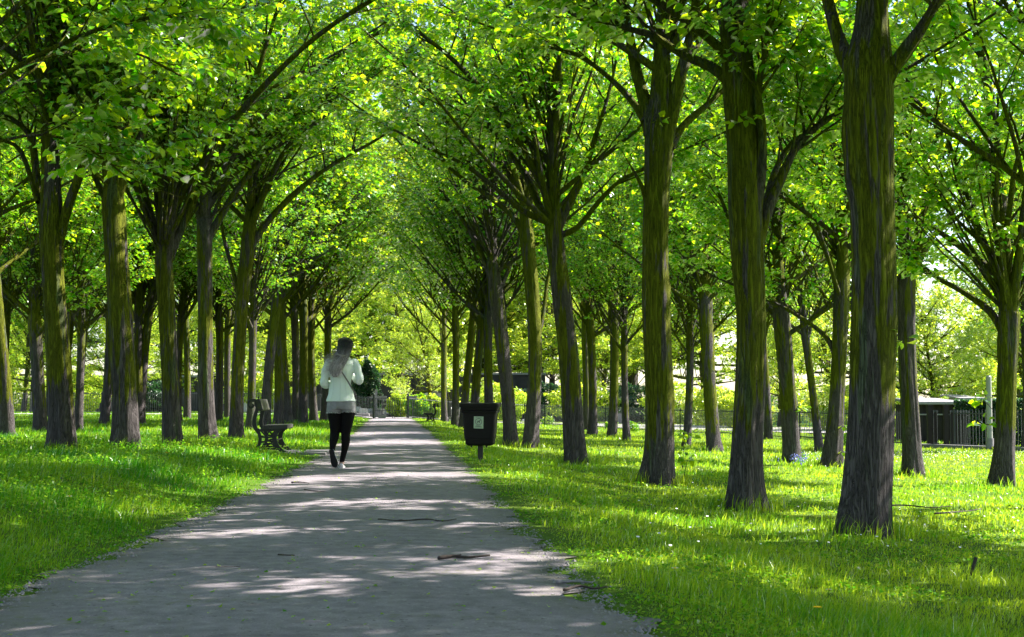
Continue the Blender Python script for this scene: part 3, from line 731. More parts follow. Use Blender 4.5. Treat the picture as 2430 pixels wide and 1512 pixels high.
# ------------------------------------------------------------------ materials of the made things
M['iron'] = simple('black_iron', (0.014, 0.013, 0.015), 0.45, 0.5, 0.3, 20, 0.3)
M['rail'] = simple('railing_paint', (0.045, 0.05, 0.055), 0.6, 0.4, 0.3, 20)
M['plank'] = simple('weathered_plank', (0.032, 0.028, 0.030), 0.5, 0.5, 0.55, 14, 0.5, 0, (0.6, 6, 6))
def mossy_plank():
    t = NT('mossy_plank'); v = t.coords((1.2, 9, 9)); f = t.noise(v, 3, 5)
    c = t.mix(f, (0.016, 0.014, 0.016), (0.055, 0.052, 0.052))
    c = t.mix(t.ramp(t.noise(t.coords((2, 5, 5)), 1.2, 4), [(0.5, 0.0), (0.6, 0.8)]), c, (0.06, 0.07, 0.008))
    return t.principled(c, 0.6, 0.4, f, 0.5, 0.01)
M['mossy_plank'] = mossy_plank()
M['slab'] = simple('concrete', (0.20, 0.185, 0.195), 0.9, 0.2, 0.3, 12, 0.4)
M['bin'] = simple('bin_plastic', (0.010, 0.008, 0.009), 0.6, 0.2, 0.4, 6, 0.2)
M['post'] = simple('bin_post', (0.06, 0.052, 0.056), 0.7, 0.3, 0.3, 10)
M['sticker'] = simple('sticker', (0.46, 0.55, 0.42), 0.5, 0.3, 0.08, 6, 0.0)
M['ink'] = simple('ink', (0.03, 0.025, 0.03), 0.6, 0.2, 0.1)
M['ink_ring'] = simple('ink_ring', (0.09, 0.06, 0.11), 0.6, 0.2, 0.1)
M['skin'] = simple('skin', (0.45, 0.30, 0.25), 0.55, 0.4, 0.08, 20, 0.05)
M['jacket'] = simple('jacket_cloth', (0.70, 0.76, 0.72), 0.85, 0.2, 0.06, 5, 0.25)
M['seam'] = simple('seam', (0.58, 0.64, 0.61), 0.9, 0.1, 0.05)
M['denim'] = simple('denim', (0.26, 0.25, 0.27), 0.9, 0.15, 0.28, 30, 0.4)
M['fray'] = simple('fray', (0.65, 0.65, 0.66), 0.9, 0.1, 0.1)
M['tights'] = simple('tights', (0.006, 0.005, 0.006), 0.85, 0.12, 0.3, 10, 0.1)
M['canvas'] = simple('shoe_canvas', (0.60, 0.58, 0.60), 0.8, 0.2, 0.08)
M['sole'] = simple('shoe_sole', (0.022, 0.019, 0.021), 0.85, 0.2, 0.4, 90, 0.5)
M['strap'] = simple('strap', (0.16, 0.145, 0.15), 0.6, 0.3, 0.2)
M['stone_dark'] = simple('dark_stone', (0.055, 0.048, 0.052), 0.9, 0.2, 0.5, 3, 0.5)
M['stone'] = simple('grave_stone', (0.26, 0.24, 0.25), 0.9, 0.2, 0.35, 5, 0.4)
M['marble'] = simple('white_stone', (0.55, 0.54, 0.54), 0.7, 0.3, 0.15, 5)
M['timber'] = simple('dark_timber', (0.035, 0.028, 0.030), 0.85, 0.2, 0.4, 6, 0.4, 0, (6, 6, .6))
M['pale_wall'] = simple('pale_boarding', (0.42, 0.41, 0.43), 0.7, 0.3, 0.08, 3)
M['roof'] = simple('pale_roof', (0.30, 0.28, 0.30), 0.6, 0.3, 0.1, 3)
M['pole'] = simple('pale_pole', (0.34, 0.34, 0.30), 0.5, 0.4, 0.15, 5)
M['teal'] = simple('green_mesh_fence', (0.01, 0.13, 0.09), 0.5, 0.4, 0.2)
M['white'] = simple('petal_white', (0.75, 0.72, 0.76), 0.8, 0.2, 0.05)
M['yellow'] = simple('petal_yellow', (0.80, 0.50, 0.01), 0.8, 0.2, 0.1)
M['blue'] = simple('petal_blue', (0.20, 0.22, 0.60), 0.8, 0.2, 0.1)
M['road'] = simple('pale_road', (0.30, 0.28, 0.29), 0.9, 0.2, 0.15, 4)
def hair_mat():
    t = NT('hair'); tc = t.n('ShaderNodeTexCoord'); sp = t.n('ShaderNodeSeparateXYZ'); t.l(tc.outputs['Object'], sp.inputs[0])
    f = t.math('DIVIDE', t.math('SUBTRACT', 1.56, sp.outputs[2]), 0.24, True)
    at = t.n('ShaderNodeAttribute'); at.attribute_name = 'vary'
    c = t.mix(f, (0.010, 0.007, 0.008), t.mix(at.outputs['Fac'], (0.20, 0.17, 0.185), (0.72, 0.65, 0.69)))
    return t.principled(c, 0.42, 0.4)
M['hair'] = hair_mat()

def remesh(obj_, voxel, smooth_it=4, mat=None, noise_amp=0.0, noise_scale=6.0):
    """Fuse overlapping closed shapes of one mesh into a single continuous skin."""
    m = obj_.modifiers.new('fuse', 'REMESH'); m.mode = 'VOXEL'; m.voxel_size = voxel; m.adaptivity = 0; m.use_smooth_shade = True
    if smooth_it:
        q = obj_.modifiers.new('relax', 'SMOOTH'); q.factor = 0.5; q.iterations = smooth_it
    dg = bpy.context.evaluated_depsgraph_get()
    me = bpy.data.meshes.new_from_object(obj_.evaluated_get(dg))
    obj_.modifiers.clear(); old = obj_.data; obj_.data = me
    bpy.data.meshes.remove(old)
    me.materials.clear(); me.materials.append(mat)
    if noise_amp:
        n = len(me.vertices); co = np.empty(n * 3, np.float32); me.vertices.foreach_get('co', co); co = co.reshape(-1, 3)
        no = np.empty(n * 3, np.float32); me.vertices.foreach_get('normal', no); no = no.reshape(-1, 3)
        k = noise_scale
        a = np.sin(co[:, 2] * k * 5 + 3 * np.sin(co[:, 0] * k * 1.7) + co[:, 1] * k) * np.sin(co[:, 0] * k * 2.3 + co[:, 2] * k * 1.1 + 1.3)
        a += 0.5 * np.sin(co[:, 2] * k * 9 - co[:, 0] * k * 6)
        co += no * (a * noise_amp)[:, None]; me.vertices.foreach_set('co', co.ravel())
    me.polygons.foreach_set('use_smooth', [True] * len(me.polygons)); me.update()
    return obj_

# ------------------------------------------------------------------ benches
def strip(mb, pts, widths, y, th, mi=0, n=5):
    """Flat iron bar following a curve in the x-z plane, th thick across."""
    c = catmull([(p[0], p[1], w_) for p, w_ in zip(pts, widths)], n)
    ring = []
    for i, (x, z, w_) in enumerate(c):
        a = c[max(0, i - 1)]; b = c[min(len(c) - 1, i + 1)]
        tx, tz = b[0] - a[0], b[1] - a[1]; L = math.hypot(tx, tz) or 1
        nx, nz = -tz / L * w_ / 2, tx / L * w_ / 2
        ring.append([(x + nx, y - th / 2, z + nz), (x + nx, y + th / 2, z + nz), (x - nx, y + th / 2, z - nz), (x - nx, y - th / 2, z - nz)])
    mb.loft(ring, mi)
def bench_frame(y):
    k = 0.000694
    q = lambda L: [((a - 180) * k, (1395 - b) * k) for a, b in L]
    mb = MB()
    strip(mb, q([(60, 300), (95, 345), (150, 345), (178, 305), (150, 275)]), [.03, .035, .035, .03, .02], y, .034)
    strip(mb, q([(215, 1395), (262, 1330), (310, 1230), (335, 1130), (335, 1030), (300, 930), (235, 840), (205, 760), (200, 650), (225, 520), (262, 400), (272, 300), (250, 225), (190, 185), (110, 190), (60, 240), (55, 310)]),
          [.12, .07, .055, .05, .05, .055, .06, .065, .062, .058, .055, .058, .06, .05, .04, .032, .026], y, .045)
    strip(mb, q([(930, 1398), (850, 1360), (770, 1290), (712, 1180), (690, 1070), (705, 980), (760, 890), (860, 830), (965, 815)]),
          [.05, .06, .06, .05, .045, .045, .05, .05, .03], y, .041)
    strip(mb, q([(230, 865), (400, 878), (600, 872), (950, 838)]), [.05, .05, .05, .035], y, .037)
    strip(mb, q([(330, 1020), (480, 1045), (600, 1040), (700, 1020)]), [.028] * 4, y, .030)
    strip(mb, q([(330, 1165), (480, 1135), (600, 1140), (700, 1170)]), [.028] * 4, y, .028)
    strip(mb, q([(350, 880), (420, 960), (500, 1050), (490, 1150), (440, 1230), (300, 1310)]), [.028] * 6, y, .026)
    strip(mb, q([(560, 880), (510, 960), (480, 1040)]), [.024] * 3, y, .024)
    strip(mb, q([(700, 900), (660, 960), (640, 1040), (650, 1150), (690, 1240), (760, 1310)]), [.03] * 6, y, .032)
    strip(mb, q([(440, 1240), (500, 1195), (570, 1185), (640, 1215), (700, 1290)]), [.026] * 5, y, .022)
    strip(mb, q([(300, 1312), (500, 1308), (780, 1316)]), [.03] * 3, y, .020)
    return mb
def make_bench(length):
    root = empty('park_bench')
    for y in (0.06, length - 0.06): bench_frame(y).build('end_frame', M['iron'], root)
    R = Matrix.Rotation(math.radians(-16), 3, 'Y')
    b = MB(); b.box((.095, length / 2, .765), (.075, length, .185), R, bev=.008); b.build('backrest', M['mossy_plank'], root)
    for i, (x, wd_) in enumerate(((.205, .14), (.415, .27))):
        s_ = MB(); s_.box((x, length / 2, .405 + .004 * i), (wd_, length, .065), Matrix.Rotation(math.radians(-2), 3, 'Y'), bev=.007); s_.build('seat', M['plank'], root)
    r_ = MB(); r_.tube([(.36, .05, .20), (.36, length - .05, .20)], .012, 6); r_.build('stretcher', M['iron'], root)
    return root
bench = make_bench(1.25)
Zb = 23.0
bl = Vector(((602 - CX) / F_PX * Zb, Zb, 0)); bl.z = T(bl.x, bl.y) * 0 + 0.045
bench.location = bl; bench.rotation_euler = (0, 0, math.radians(4.5))
tag(bench, 'black iron bench with scrolled end and mossy plank back, left of the woman', 'bench', 'park benches beside the path')
b2 = empty('park_bench')
for ch in bench.children:
    c = ch.copy(); COL.objects.link(c); c.parent = b2
Z2 = 64.0
b2.location = ((1031 - CX) / F_PX * Z2, Z2, -0.06); b2.rotation_euler = (0, 0, math.radians(184)); b2.location.y += 1.0
tag(b2, 'small far off black bench facing left, on the right verge near the gate', 'bench', 'park benches beside the path')
sl = MB(); sl.box((0.30, .62, 0), (.78, 1.45, .09), bev=.01); so = sl.build('slab', M['slab']); so.name = 'concrete_slab'
so.location = (bl.x, bl.y, 0.0); so.rotation_euler = (0, 0, math.radians(4.5))
tag(so, 'concrete slab set in the grass under the near bench', 'slab')
sl = MB(); sl.box((0, 0, 0), (.42, 1.5, .085), bev=.01); so = sl.build('concrete_slab', M['slab'])
so.location = (bl.x + .91, bl.y + .72, 0.0); so.rotation_euler = (0, 0, math.radians(4.5))
tag(so, 'pale concrete slab between the near bench and the path edge', 'slab')

# ------------------------------------------------------------------ dog waste bin
def rrect(w_, d_, z, r=.05, n=4, cx=0.0, cy_=0.0):
    out = []
    for sx, sy, a0 in ((1, 1, 0), (-1, 1, 90), (-1, -1, 180), (1, -1, 270)):
        for k in range(n + 1):
            a = math.radians(a0 + 90 * k / n)
            out.append((cx + sx * (w_ / 2 - r) + r * math.cos(a), cy_ + sy * (d_ / 2 - r) + r * math.sin(a), z))
    return out
def make_bin():
    Zp = 21.0; x = (1140 - CX) / F_PX * Zp
    root = empty('litter_bin', (x, Zp, T(x, Zp)), math.radians(-4))
    b = MB()
    b.loft([rrect(.34, .30, .225, .06), rrect(.405, .36, .245, .07), rrect(.415, .37, .27, .06), rrect(.43, .385, .335, .05), rrect(.445, .40, .338, .05), rrect(.495, .45, .705, .05), rrect(.50, .455, .708, .05)])
    b.build('body', M['bin'], root, False)
    l = MB()
    l.loft([rrect(.515, .47, .700, .05), rrect(.52, .475, .735, .05), rrect(.54, .49, .745, .05), rrect(.555, .505, .785, .05), rrect(.575, .52, .790, .05), rrect(.585, .53, .83, .05), rrect(.575, .52, .845, .05), rrect(.50, .45, .850, .05)])
    l.tube([(-.255, -.245, .722), (.255, -.245, .722)], .011, 6)
    l.build('lid', M['bin'], root)
    p = MB(); p.box((0, .02, .10), (.075, .06, .32), bev=.006); p.build('post', M['post'], root)
    for xx in (-.12, .10):
        t_ = MB(); t_.tube([(xx, -.1, .20), (xx, -.1, .23)], .014, 8); t_.build('bolt', M['iron'], root)
    # the sheet on the front, leaning with the face
    tilt = math.atan2((.45 - .40) / 2, .705 - .338)
    R = Matrix.Rotation(tilt, 3, 'X') @ Matrix.Rotation(math.radians(1.5), 3, 'Y')
    c = Vector((-.005, -.2180, .565))
    st = MB(); st.box(c, (.140, .003, .175), R); s = st.build('sticker', M['sticker'], root)
    def q(u, v, off=.0025): return c + R @ Vector((u, -.0015 - off, v))
    rg_ = MB(); n = 28
    vs = []; fs = []
    for k in range(n):
        a = 2 * math.pi * k / n
        vs += [q(math.cos(a) * .049, .012 + math.sin(a) * .049), q(math.cos(a) * .043, .012 + math.sin(a) * .043)]
        j = (k + 1) % n; fs.append((2 * k, 2 * k + 1, 2 * j + 1, 2 * j))
    rg_.add(vs, fs); rg_.build('ring_mark', M['ink_ring'], s)
    d = MB()
    def poly(L): d.add([q(u, v) for u, v in L], [tuple(range(len(L)))])
    poly([(-.016, .010), (.012, .014), (.016, .024), (.014, .027), (-.014, .021)])      # back and belly
    poly([(.012, .014), (.017, .016), (.024, .034), (.019, .034), (.013, .026)])      # neck
    poly([(.018, .034), (.029, .028), (.031, .032), (.023, .039), (.019, .041)])      # head
    poly([(-.016, .020), (-.022, .025), (-.021, .027), (-.014, .022)])      # tail
    for a, b_ in ((-.015, -.017), (-.011, -.010), (.009, .010), (.013, .014)): poly([(b_ - .0015, -.008), (b_ + .0015, -.008), (a + .002, .013), (a - .002, .013)])
    poly([(-.025, -.012), (-.017, -.011), (-.020, -.006)])
    d.build('dog_mark', M['ink'], s)
    tx = MB()
    def bar(u0, u1, v, h): tx.add([q(u0, v), q(u1, v), q(u1, v + h), q(u0, v + h)], [(0, 1, 2, 3)])
    rr = random.Random(3); last = .07
    for v, u0, u1, h in ((.070, -.020, .045, .003), (.064, -.005, .045, .002), (-.052, -.038, .030, .005), (-.060, -.048, .048, .005), (-.072, -.056, .056, .002)):
        if v < 0 < last: bar(-.040, -.030, .066, .007); tx.build('lettering', M['ink'], s); tx = MB()
        last = v; u = u0
        while u < u1:
            w_ = rr.uniform(.003, .008); bar(u, min(u + w_, u1), v, h); u += w_ + .0018
    tx.build('lettering', M['ink'], s)
    tag(root, 'black plastic dog waste bin on a short post with a pale dog sticker', 'litter bin')
    return root
make_bin()

# ------------------------------------------------------------------ the woman
def make_woman():
    Zw = 18.3; x0 = (811 - CX) / F_PX * Zw
    root = empty('person', (x0, Zw, 0.02), math.radians(3))
    sk = 0.985
    root.scale = (sk, sk, sk)
    def limb(mb, pts, rads, sides=14):
        c = catmull([(*p, r) for p, r in zip(pts, rads)], 4)
        mb.tube([p[:3] for p in c], [p[3] for p in c], sides)
        mb.sphere(c[0][:3], c[0][3], 12, 8); mb.sphere(c[-1][:3], c[-1][3], 12, 8)
    def ell(z, cx, cy_, rx, ry, n=28): return [(cx + rx * math.cos(2 * math.pi * k / n), cy_ + ry * math.sin(2 * math.pi * k / n), z) for k in range(n)]
    RL = ([(.09, 0, .86), (.092, 0, .70), (.070, .012, .555), (.056, .015, .43), (.058, -.008, .33), (.038, -.006, .20), (.012, 0, .085)], [.088, .081, .068, .055, .052, .035, .030])
    LL = ([(-.09, 0, .86), (-.092, .01, .70), (-.082, .02, .555), (-.086, .02, .44), (-.094, -.04, .36), (-.103, -.085, .29), (-.108, -.105, .225)], [.088, .083, .069, .058, .052, .038, .030])
    RA = ([(.165, 0, 1.365), (.215, -.02, 1.24), (.232, -.01, 1.13), (.185, .10, 1.15), (.10, .215, 1.23)], [.042, .038, .036, .032, .022])
    LA = ([(-.165, 0, 1.365), (-.212, -.02, 1.22), (-.225, -.02, 1.09), (-.175, .10, 1.085), (-.07, .205, 1.15)], [.042, .038, .036, .032, .022])
    # body: head, neck, trunk, arms, hands, legs and feet in one skin
    b = MB()
    b.sphere((.045, .012, 1.565), .1, 20, 14, sc_=(.76, .92, 1.12)); b.sphere((.047, .045, 1.50), .06, 14, 10, sc_=(.85, .9, .9))
    b.sphere((.047, .108, 1.545), .016, 8, 6, sc_=(.8, 1.3, 1.4)); b.tube([(.030, .100, 1.505), (.064, .100, 1.505)], .009, 8)
    for e in (-1, 1):
        b.sphere((.045 + e * .076, .005, 1.55), .02, 8, 6, sc_=(.5, 1, 1.5))
        b.sphere((.045 + e * .03, .088, 1.572), .014, 8, 6)
    limb(b, [(.035, .0, 1.36), (.042, .0, 1.48)], [.055, .047])
    b.loft([ell(.80, 0, 0, .165, .11), ell(.95, -.008, 0, .150, .10), ell(1.08, -.012, 0, .115, .085), ell(1.22, 0, 0, .135, .095), ell(1.36, .005, 0, .165, .08), ell(1.41, .02, 0, .07, .055)])
    for L in (RL, LL, RA, LA): limb(b, *L)
    for A, sgn in ((RA, 1), (LA, -1)):
        wr = Vector(A[0][-1]); d = (Vector(A[0][-1]) - Vector(A[0][-2])).normalized()
        side = Vector((0, 0, 1)).cross(d).normalized(); up = d.cross(side)
        pc = wr + d * .055
        b.sphere(pc, .04, 12, 8, sc_=(.8, .95, .55)); b.tube([wr, pc], [.022, .026], 10)
        for k in range(4):
            o = wr + d * .085 + side * ((k - 1.5) * .019); ln = (.066, .078, .072, .056)[k]
            c1 = o + d * ln * .4 + up * .004; c2 = c1 + d * ln * .2 + up * ln * .32; c3 = c2 - d * ln * .08 + up * ln * .28
            b.tube([o - d * .02, o, c1, c2, c3], [.010, .0095, .009, .0085, .007], 8)
        o = wr + d * .03 - side * sgn * .03
        b.tube([o, o - side * sgn * .022 + d * .022 + up * .012, o - side * sgn * .024 + d * .052 + up * .028], [.012, .0105, .0085], 8)
    # feet
    limb(b, [(.012, 0, .07), (.004, .03, .045), (-.002, .14, .035)], [.032, .034, .026])
    limb(b, [(-.108, -.100, .22), (-.098, -.070, .16), (-.072, -.050, .06)], [.030, .030, .024])
    bo = b.build('body', M['skin'], root); remesh(bo, .0055, 3, M['skin'])
    # tights
    t_ = MB(); 
    for P_, R_ in (RL, LL): limb(t_, P_, [r + .005 for r in R_], 18)
    remesh(t_.build('tights', M['tights'], root), .008, 4, M['tights'])
    # shorts
    s = MB()
    s.loft([ell(.755, 0, 0, .175, .115), ell(.80, 0, 0, .192, .128), ell(.86, 0, 0, .186, .122), ell(.93, 0, 0, .165, .11)])
    s.loft([ell(.712, -.0985, .005, .097, .103), ell(.80, -.092, 0, .096, .118), ell(.86, -.08, 0, .09, .1)])
    s.loft([ell(.722, .0985, .005, .097, .103), ell(.80, .092, 0, .096, .118), ell(.86, .08, 0, .09, .1)])
    so_ = s.build('shorts', M['denim'], root); remesh(so_, .0075, 2, M['denim'], .0018, 7)
    fr = MB(); rr = random.Random(8)
    for cx, z in ((-.0985, .712), (.0985, .722)):
        for k in range(130):
            a = rr.uniform(0, 6.283); q = Vector((cx + .098 * math.cos(a), .005 + .104 * math.sin(a), z + rr.uniform(-.001, .006)))
            fr.tube([q, q + Vector((rr.uniform(-.006, .006), rr.uniform(-.004, .004), -rr.uniform(.004, .016)))], [.0016, .0008], 3)
    fr.build('frayed_hem', M['fray'], so_)
    for cx in (-.095, .095):
        pk = MB(); rows = []
        for v in range(6):
            z = .845 - v * .017; hw_ = .046 - (0.012 if v == 5 else 0)
            rows.append([(cx + hw_ * (2 * k / 6 - 1), -.1345 * math.sqrt(max(.05, 1 - ((cx + hw_ * (2 * k / 6 - 1)) / .197) ** 2)) - .0035, z) for k in range(7)])
        n0 = [p for r_ in rows for p in r_]
        pk.add(n0, [(i * 7 + k, (i + 1) * 7 + k, (i + 1) * 7 + k + 1, i * 7 + k + 1) for i in range(5) for k in range(6)])
        po = pk.build('pocket', M['denim'], so_); m_ = po.modifiers.new('th', 'SOLIDIFY'); m_.thickness = .004; m_.offset = 0
    # jacket
    j = MB()
    j.loft([ell(.857, -.003, -.006, .196, .132), ell(.90, -.008, -.004, .182, .127), ell(.96, -.012, 0, .164, .118), ell(1.03, -.014, 0, .146, .108), ell(1.10, -.013, 0, .134, .100),
            ell(1.18, -.008, 0, .146, .108), ell(1.27, 0, 0, .168, .116), ell(1.345, .004, 0, .182, .108), ell(1.385, .010, 0, .160, .088), ell(1.42, .020, 0, .095, .068), ell(1.455, .032, .004, .066, .060)])
    for P_, g in ((RA, 1), (LA, -1)):
        pts = P_[0]; limb(j, pts[:4] + [Vector(pts[3]).lerp(Vector(pts[4]), .75)], [.056, .056, .052, .047, .038], 18)
    remesh(j.build('jacket', M['jacket'], root), .0075, 3, M['jacket'], .0042, 5)
    jo = root.children[-1]
    sm = MB()
    prof = [(.862, .132, -.006), (.90, .127, -.004), (.96, .118, 0), (1.03, .108, 0), (1.10, .100, 0), (1.18, .108, 0), (1.25, .115, 0)]
    sm.tube([(-.010, -(ry) + oy - .003, z) for z, ry, oy in prof], .0028, 5)
    for sx in (-.085, .068):
        sm.tube([(-.010 + sx * (1 + .5 * ((z - 1.10) / .25) ** 2), -ry * math.sqrt(1 - (sx / (.15 + .2 * abs(z - 1.1))) ** 2) + oy - .0045, z) for z, ry, oy in prof], .0024, 5)
    sm.build('seam', M['seam'], jo)
    # shoes
    def shoe(name_, origin, ax, upv, toe=.235, parent=root):
        """ax: heel to toe; upv: away from the sole."""
        ax = Vector(ax).normalized(); upv = Vector(upv); upv = (upv - ax * upv.dot(ax)).normalized(); sd = ax.cross(upv)
        o = Vector(origin); e = empty(name_); e.parent = parent
        def W(u): return .030 + .012 * math.sin(min(1, u / .75) * math.pi / 2) - .016 * math.exp(-((u - .36) / .2) ** 2) * .5
        us = [0, .02, .06, .14, .3, .45, .6, .75, .88, .95, .985, 1]
        ws = [.020, .027, .030, .032, .031, .034, .041, .044, .038, .028, .018, .008]
        def slab_(h0, h1, grow, nm, mat):
            mb = MB(); rings = []
            for h in (h0, h1):
                L = [o + ax * (u * toe) + sd * (w_ + grow) + upv * h for u, w_ in zip(us, ws)]
                Rr = [o + ax * (u * toe) - sd * (w_ + grow) + upv * h for u, w_ in zip(us, ws)]
                rings.append(L + Rr[::-1])
            mb.loft(rings); return mb.build(nm, mat, e)
        slab_(0, .008, .001, 'sole', M['sole']); slab_(.0081, .024, .0035, 'foxing', M['canvas'])
        up_ = MB(); rings = []
        for u, w_ in zip(us, ws):
            hgt = .024 + (.022 * (1 - smooth_s(u / .55)) + .028 * math.sin(max(0, 1 - u) * math.pi / 2) ** .6) 
            rings.append([o + ax * (u * toe) + sd * (w_ * math.copysign(abs(math.cos(a)) ** .6, math.cos(a))) + upv * (.020 + (hgt - .020) * math.sin(a) ** .7) for a in [math.pi * k / 8 for k in range(9)]])
        up_.loft(rings); up_.build('upper', M['canvas'], e, True)
        return e
    def smooth_s(t): t = max(0, min(1, t)); return t * t * (3 - 2 * t)
    shoe('shoe', (.006, -.045, -.018), (-.03, 1, 0), (0, 0, 1))
    shoe('shoe', (-.121, -.140, .236), (.22, .22, -.93), (.12, 1, .25), toe=.245)
    # hair
    h = MB(); h.sphere((.045, .0, 1.575), .1, 20, 14, sc_=(.80, .98, 1.12)); 
    h.loft([ell(1.60, .035, -.045, .086, .060, 16), ell(1.50, .022, -.065, .094, .060, 16), ell(1.40, -.010, -.105, .100, .046, 16), ell(1.31, -.050, -.128, .092, .034, 16), ell(1.22, -.072, -.130, .066, .024, 16), ell(1.17, -.076, -.128, .030, .012, 16)])
    ho = h.build('hair', M['hair'], root); remesh(ho, .008, 4, M['hair'])
    hs = MB(); rr = random.Random(21); att = []
    def strand(pts, r, v):
        n0 = len(hs.v); c = catmull(pts, 4); n = len(c)
        hs.tube(c, [r * (1 - .75 * (i / (n - 1)) ** 1.5) for i in range(n)], 4, False); att.extend([v] * (len(hs.v) - n0))
    for i in range(520):
        a = rr.uniform(-1, 1); ang = a * 1.5
        top = Vector((.045 + .07 * math.sin(ang), -.02 - .08 * math.cos(ang) + rr.uniform(-.01, .01), 1.60 + rr.uniform(-.03, .07)))
        top = Vector((.045, 0, 1.575)) + (top - Vector((.045, 0, 1.575))).normalized() * .105
        crown = Vector((.045 + .035 * math.sin(ang), .01 + rr.uniform(-.03, .04), 1.575)) + Vector((0, 0, .114 + rr.uniform(-.006, .004)))
        over = Vector((.045, 0, 1.575)) + ((crown + top) * .5 - Vector((.045, 0, 1.575))).normalized() * .119
        endz = rr.uniform(1.16, 1.34); u = a * .5 + rr.uniform(-.5, .5)
        mid1 = Vector((.028 + a * .090, -.095 - .035 * (1 - abs(a)) + rr.uniform(-.012, .008), 1.485))
        mid2 = Vector((-.015 + a * .085 + rr.uniform(-.02, .02), -.150 + .03 * abs(a) + rr.uniform(-.014, .014), 1.385))
        mid3 = Vector((-.055 + a * .085 + rr.uniform(-.02, .02), -.165 + .03 * abs(a) + rr.uniform(-.016, .016), 1.30))
        end = Vector((-.078 + a * .06 + rr.uniform(-.03, .03), -.155 + rr.uniform(-.02, .02), endz))
        strand([crown, over, top, mid1, mid2, mid3, end] if endz < 1.28 else [crown, over, top, mid1, mid2, end + Vector((0, 0, .03))], rr.uniform(.0018, .0042), rr.random())
    for i in range(85):       # strands blown out to the left
        z1 = rr.uniform(1.30, 1.50); reach_ = rr.uniform(.06, .27)
        s0 = Vector((-.03 + rr.uniform(-.03, .03), -.12, z1)); sg = rr.uniform(-.04, .09)
        strand([Vector((.02, -.10, z1 + .08)), s0, s0 + Vector((-reach_ * .5, -.02, -.05 + sg * .5)), s0 + Vector((-reach_ * .85, -.01, -.03 - sg)), s0 + Vector((-reach_, 0, .0 + rr.uniform(-.05, .07)))], rr.uniform(.0014, .0030), rr.uniform(.4, 1))
    for i in range(26):       # the lock wrapped across the nape
        o = rr.uniform(-.008, .008)
        strand([Vector((.125, -.03, 1.50 + o)), Vector((.085, -.10, 1.462 + o)), Vector((.01, -.165, 1.448 + o)), Vector((-.06, -.15, 1.475 + o * 2)), Vector((-.105, -.12, 1.44 + o * 4)), Vector((-.16 + rr.uniform(-.06, .02), -.10, 1.40 + rr.uniform(-.05, .05)))], .0026, rr.uniform(.6, 1))
    me = bpy.data.meshes.new('strands'); me.from_pydata(hs.v, [], hs.f)
    at = me.attributes.new('vary', 'FLOAT', 'POINT'); at.data.foreach_set('value', att); me.materials.append(M['hair'])
    me.polygons.foreach_set('use_smooth', [True] * len(me.polygons))
    link(bpy.data.objects.new('strands', me), ho)
    tag(root, 'woman with long windblown hair, white jacket, denim shorts and black tights, walking away', 'person')
    # bag worn across the back
    bg_ = empty('shoulder_bag', root.location, math.radians(3)); bg_.scale = root.scale
    st = MB()
    path_ = [(-.10, -.10, 1.37), (-.06, -.126, 1.32), (.012, -.126, 1.235), (.06, -.112, 1.16), (.098, -.088, 1.10), (.135, -.078, 1.03), (.178, -.055, .97), (.196, -.01, .93)]
    c = catmull(path_, 5)
    ring = []
    for i, p in enumerate(c):
        a = Vector(c[max(0, i - 1)]); b_ = Vector(c[min(len(c) - 1, i + 1)]); t = (b_ - a).normalized(); n = Vector((p[0] * .6, -1, 0)).normalized(); sd = t.cross(n).normalized()
        p = Vector(p) + n * .006
        ring.append([p + sd * .009 + n * .002, p - sd * .009 + n * .002, p - sd * .009 - n * .002, p + sd * .009 - n * .002])
    st.loft(ring); st.build('strap', M['strap'], bg_)
    pb = MB(); pb.box((.150, .15, .90), (.05, .13, .13), Matrix.Rotation(.3, 3, 'Z'), bev=.02); pb.build('pouch', M['iron'], bg_)
    tag(bg_, 'small shoulder bag whose thin grey strap crosses the back of the white jacket', 'bag')
make_woman()

# ------------------------------------------------------------------ railings, gate
def rail_run(name, a, b, h, label, group=None, pitch=.125, post_every=2.6, spear=True, parent=None, bottom=.10, cat='railings'):
    """Iron railings from a to b (x, y): each post a part, rails a part, the bars one part."""
    a, b = Vector((a[0], a[1], 0)), Vector((b[0], b[1], 0)); d = b - a; L = d.length; d.normalize()
    root = empty(name, (a.x, a.y, T(a.x, a.y)))
    def at(s_): p = a + d * s_; return Vector((p.x - a.x, p.y - a.y, T(p.x, p.y) - T(a.x, a.y)))
    bars = MB(); n = int(L / pitch)
    for i in range(n + 1):
        q = at(i * pitch); bars.tube([q + Vector((0, 0, .03)), q + Vector((0, 0, h)), q + Vector((0, 0, h + .06))] if spear else [q + Vector((0, 0, .03)), q + Vector((0, 0, h))], [.009, .009, .001] if spear else [.009, .009], 4, False)
    bars.build('bars', M['rail'], root)
    m = max(1, int(L / 2)); pts = [at(L * i / m) for i in range(m + 1)]
    for z in (bottom, h - .06):
        r_ = MB(); r_.tube([q + Vector((0, 0, z)) for q in pts], .018, 4); r_.build('rail', M['rail'], root)
    k = 0.0
    while k <= L + .01:
        q = at(min(k, L)); p_ = MB(); p_.box(q + Vector((0, 0, (h + .08) / 2)), (.05, .05, h + .08), bev=.008); p_.build('post', M['rail'], root); k += post_every
    tag(root, label, cat, group); return root
def XY(px, Z): return ((px - CX) / F_PX * Z, Z)
RG = 'iron railings round the park edge'
rail_run('railings', XY(886, 75.2), XY(700, 80), 1.12, 'thin iron railings running left from the gate behind the woman', RG)
rail_run('railings', XY(700, 80), XY(-60, 88), 1.22, 'spiked iron railings far off behind the left grove', RG, .15)
rail_run('railings', XY(969, 75.2), XY(1250, 80), 1.12, 'iron railings just right of the gate behind the small far bench', RG)
rail_run('railings', XY(1250, 80), XY(1700, 60), 1.08, 'spiked railings behind the slim trunks in the middle of the right lawn', RG, .13)
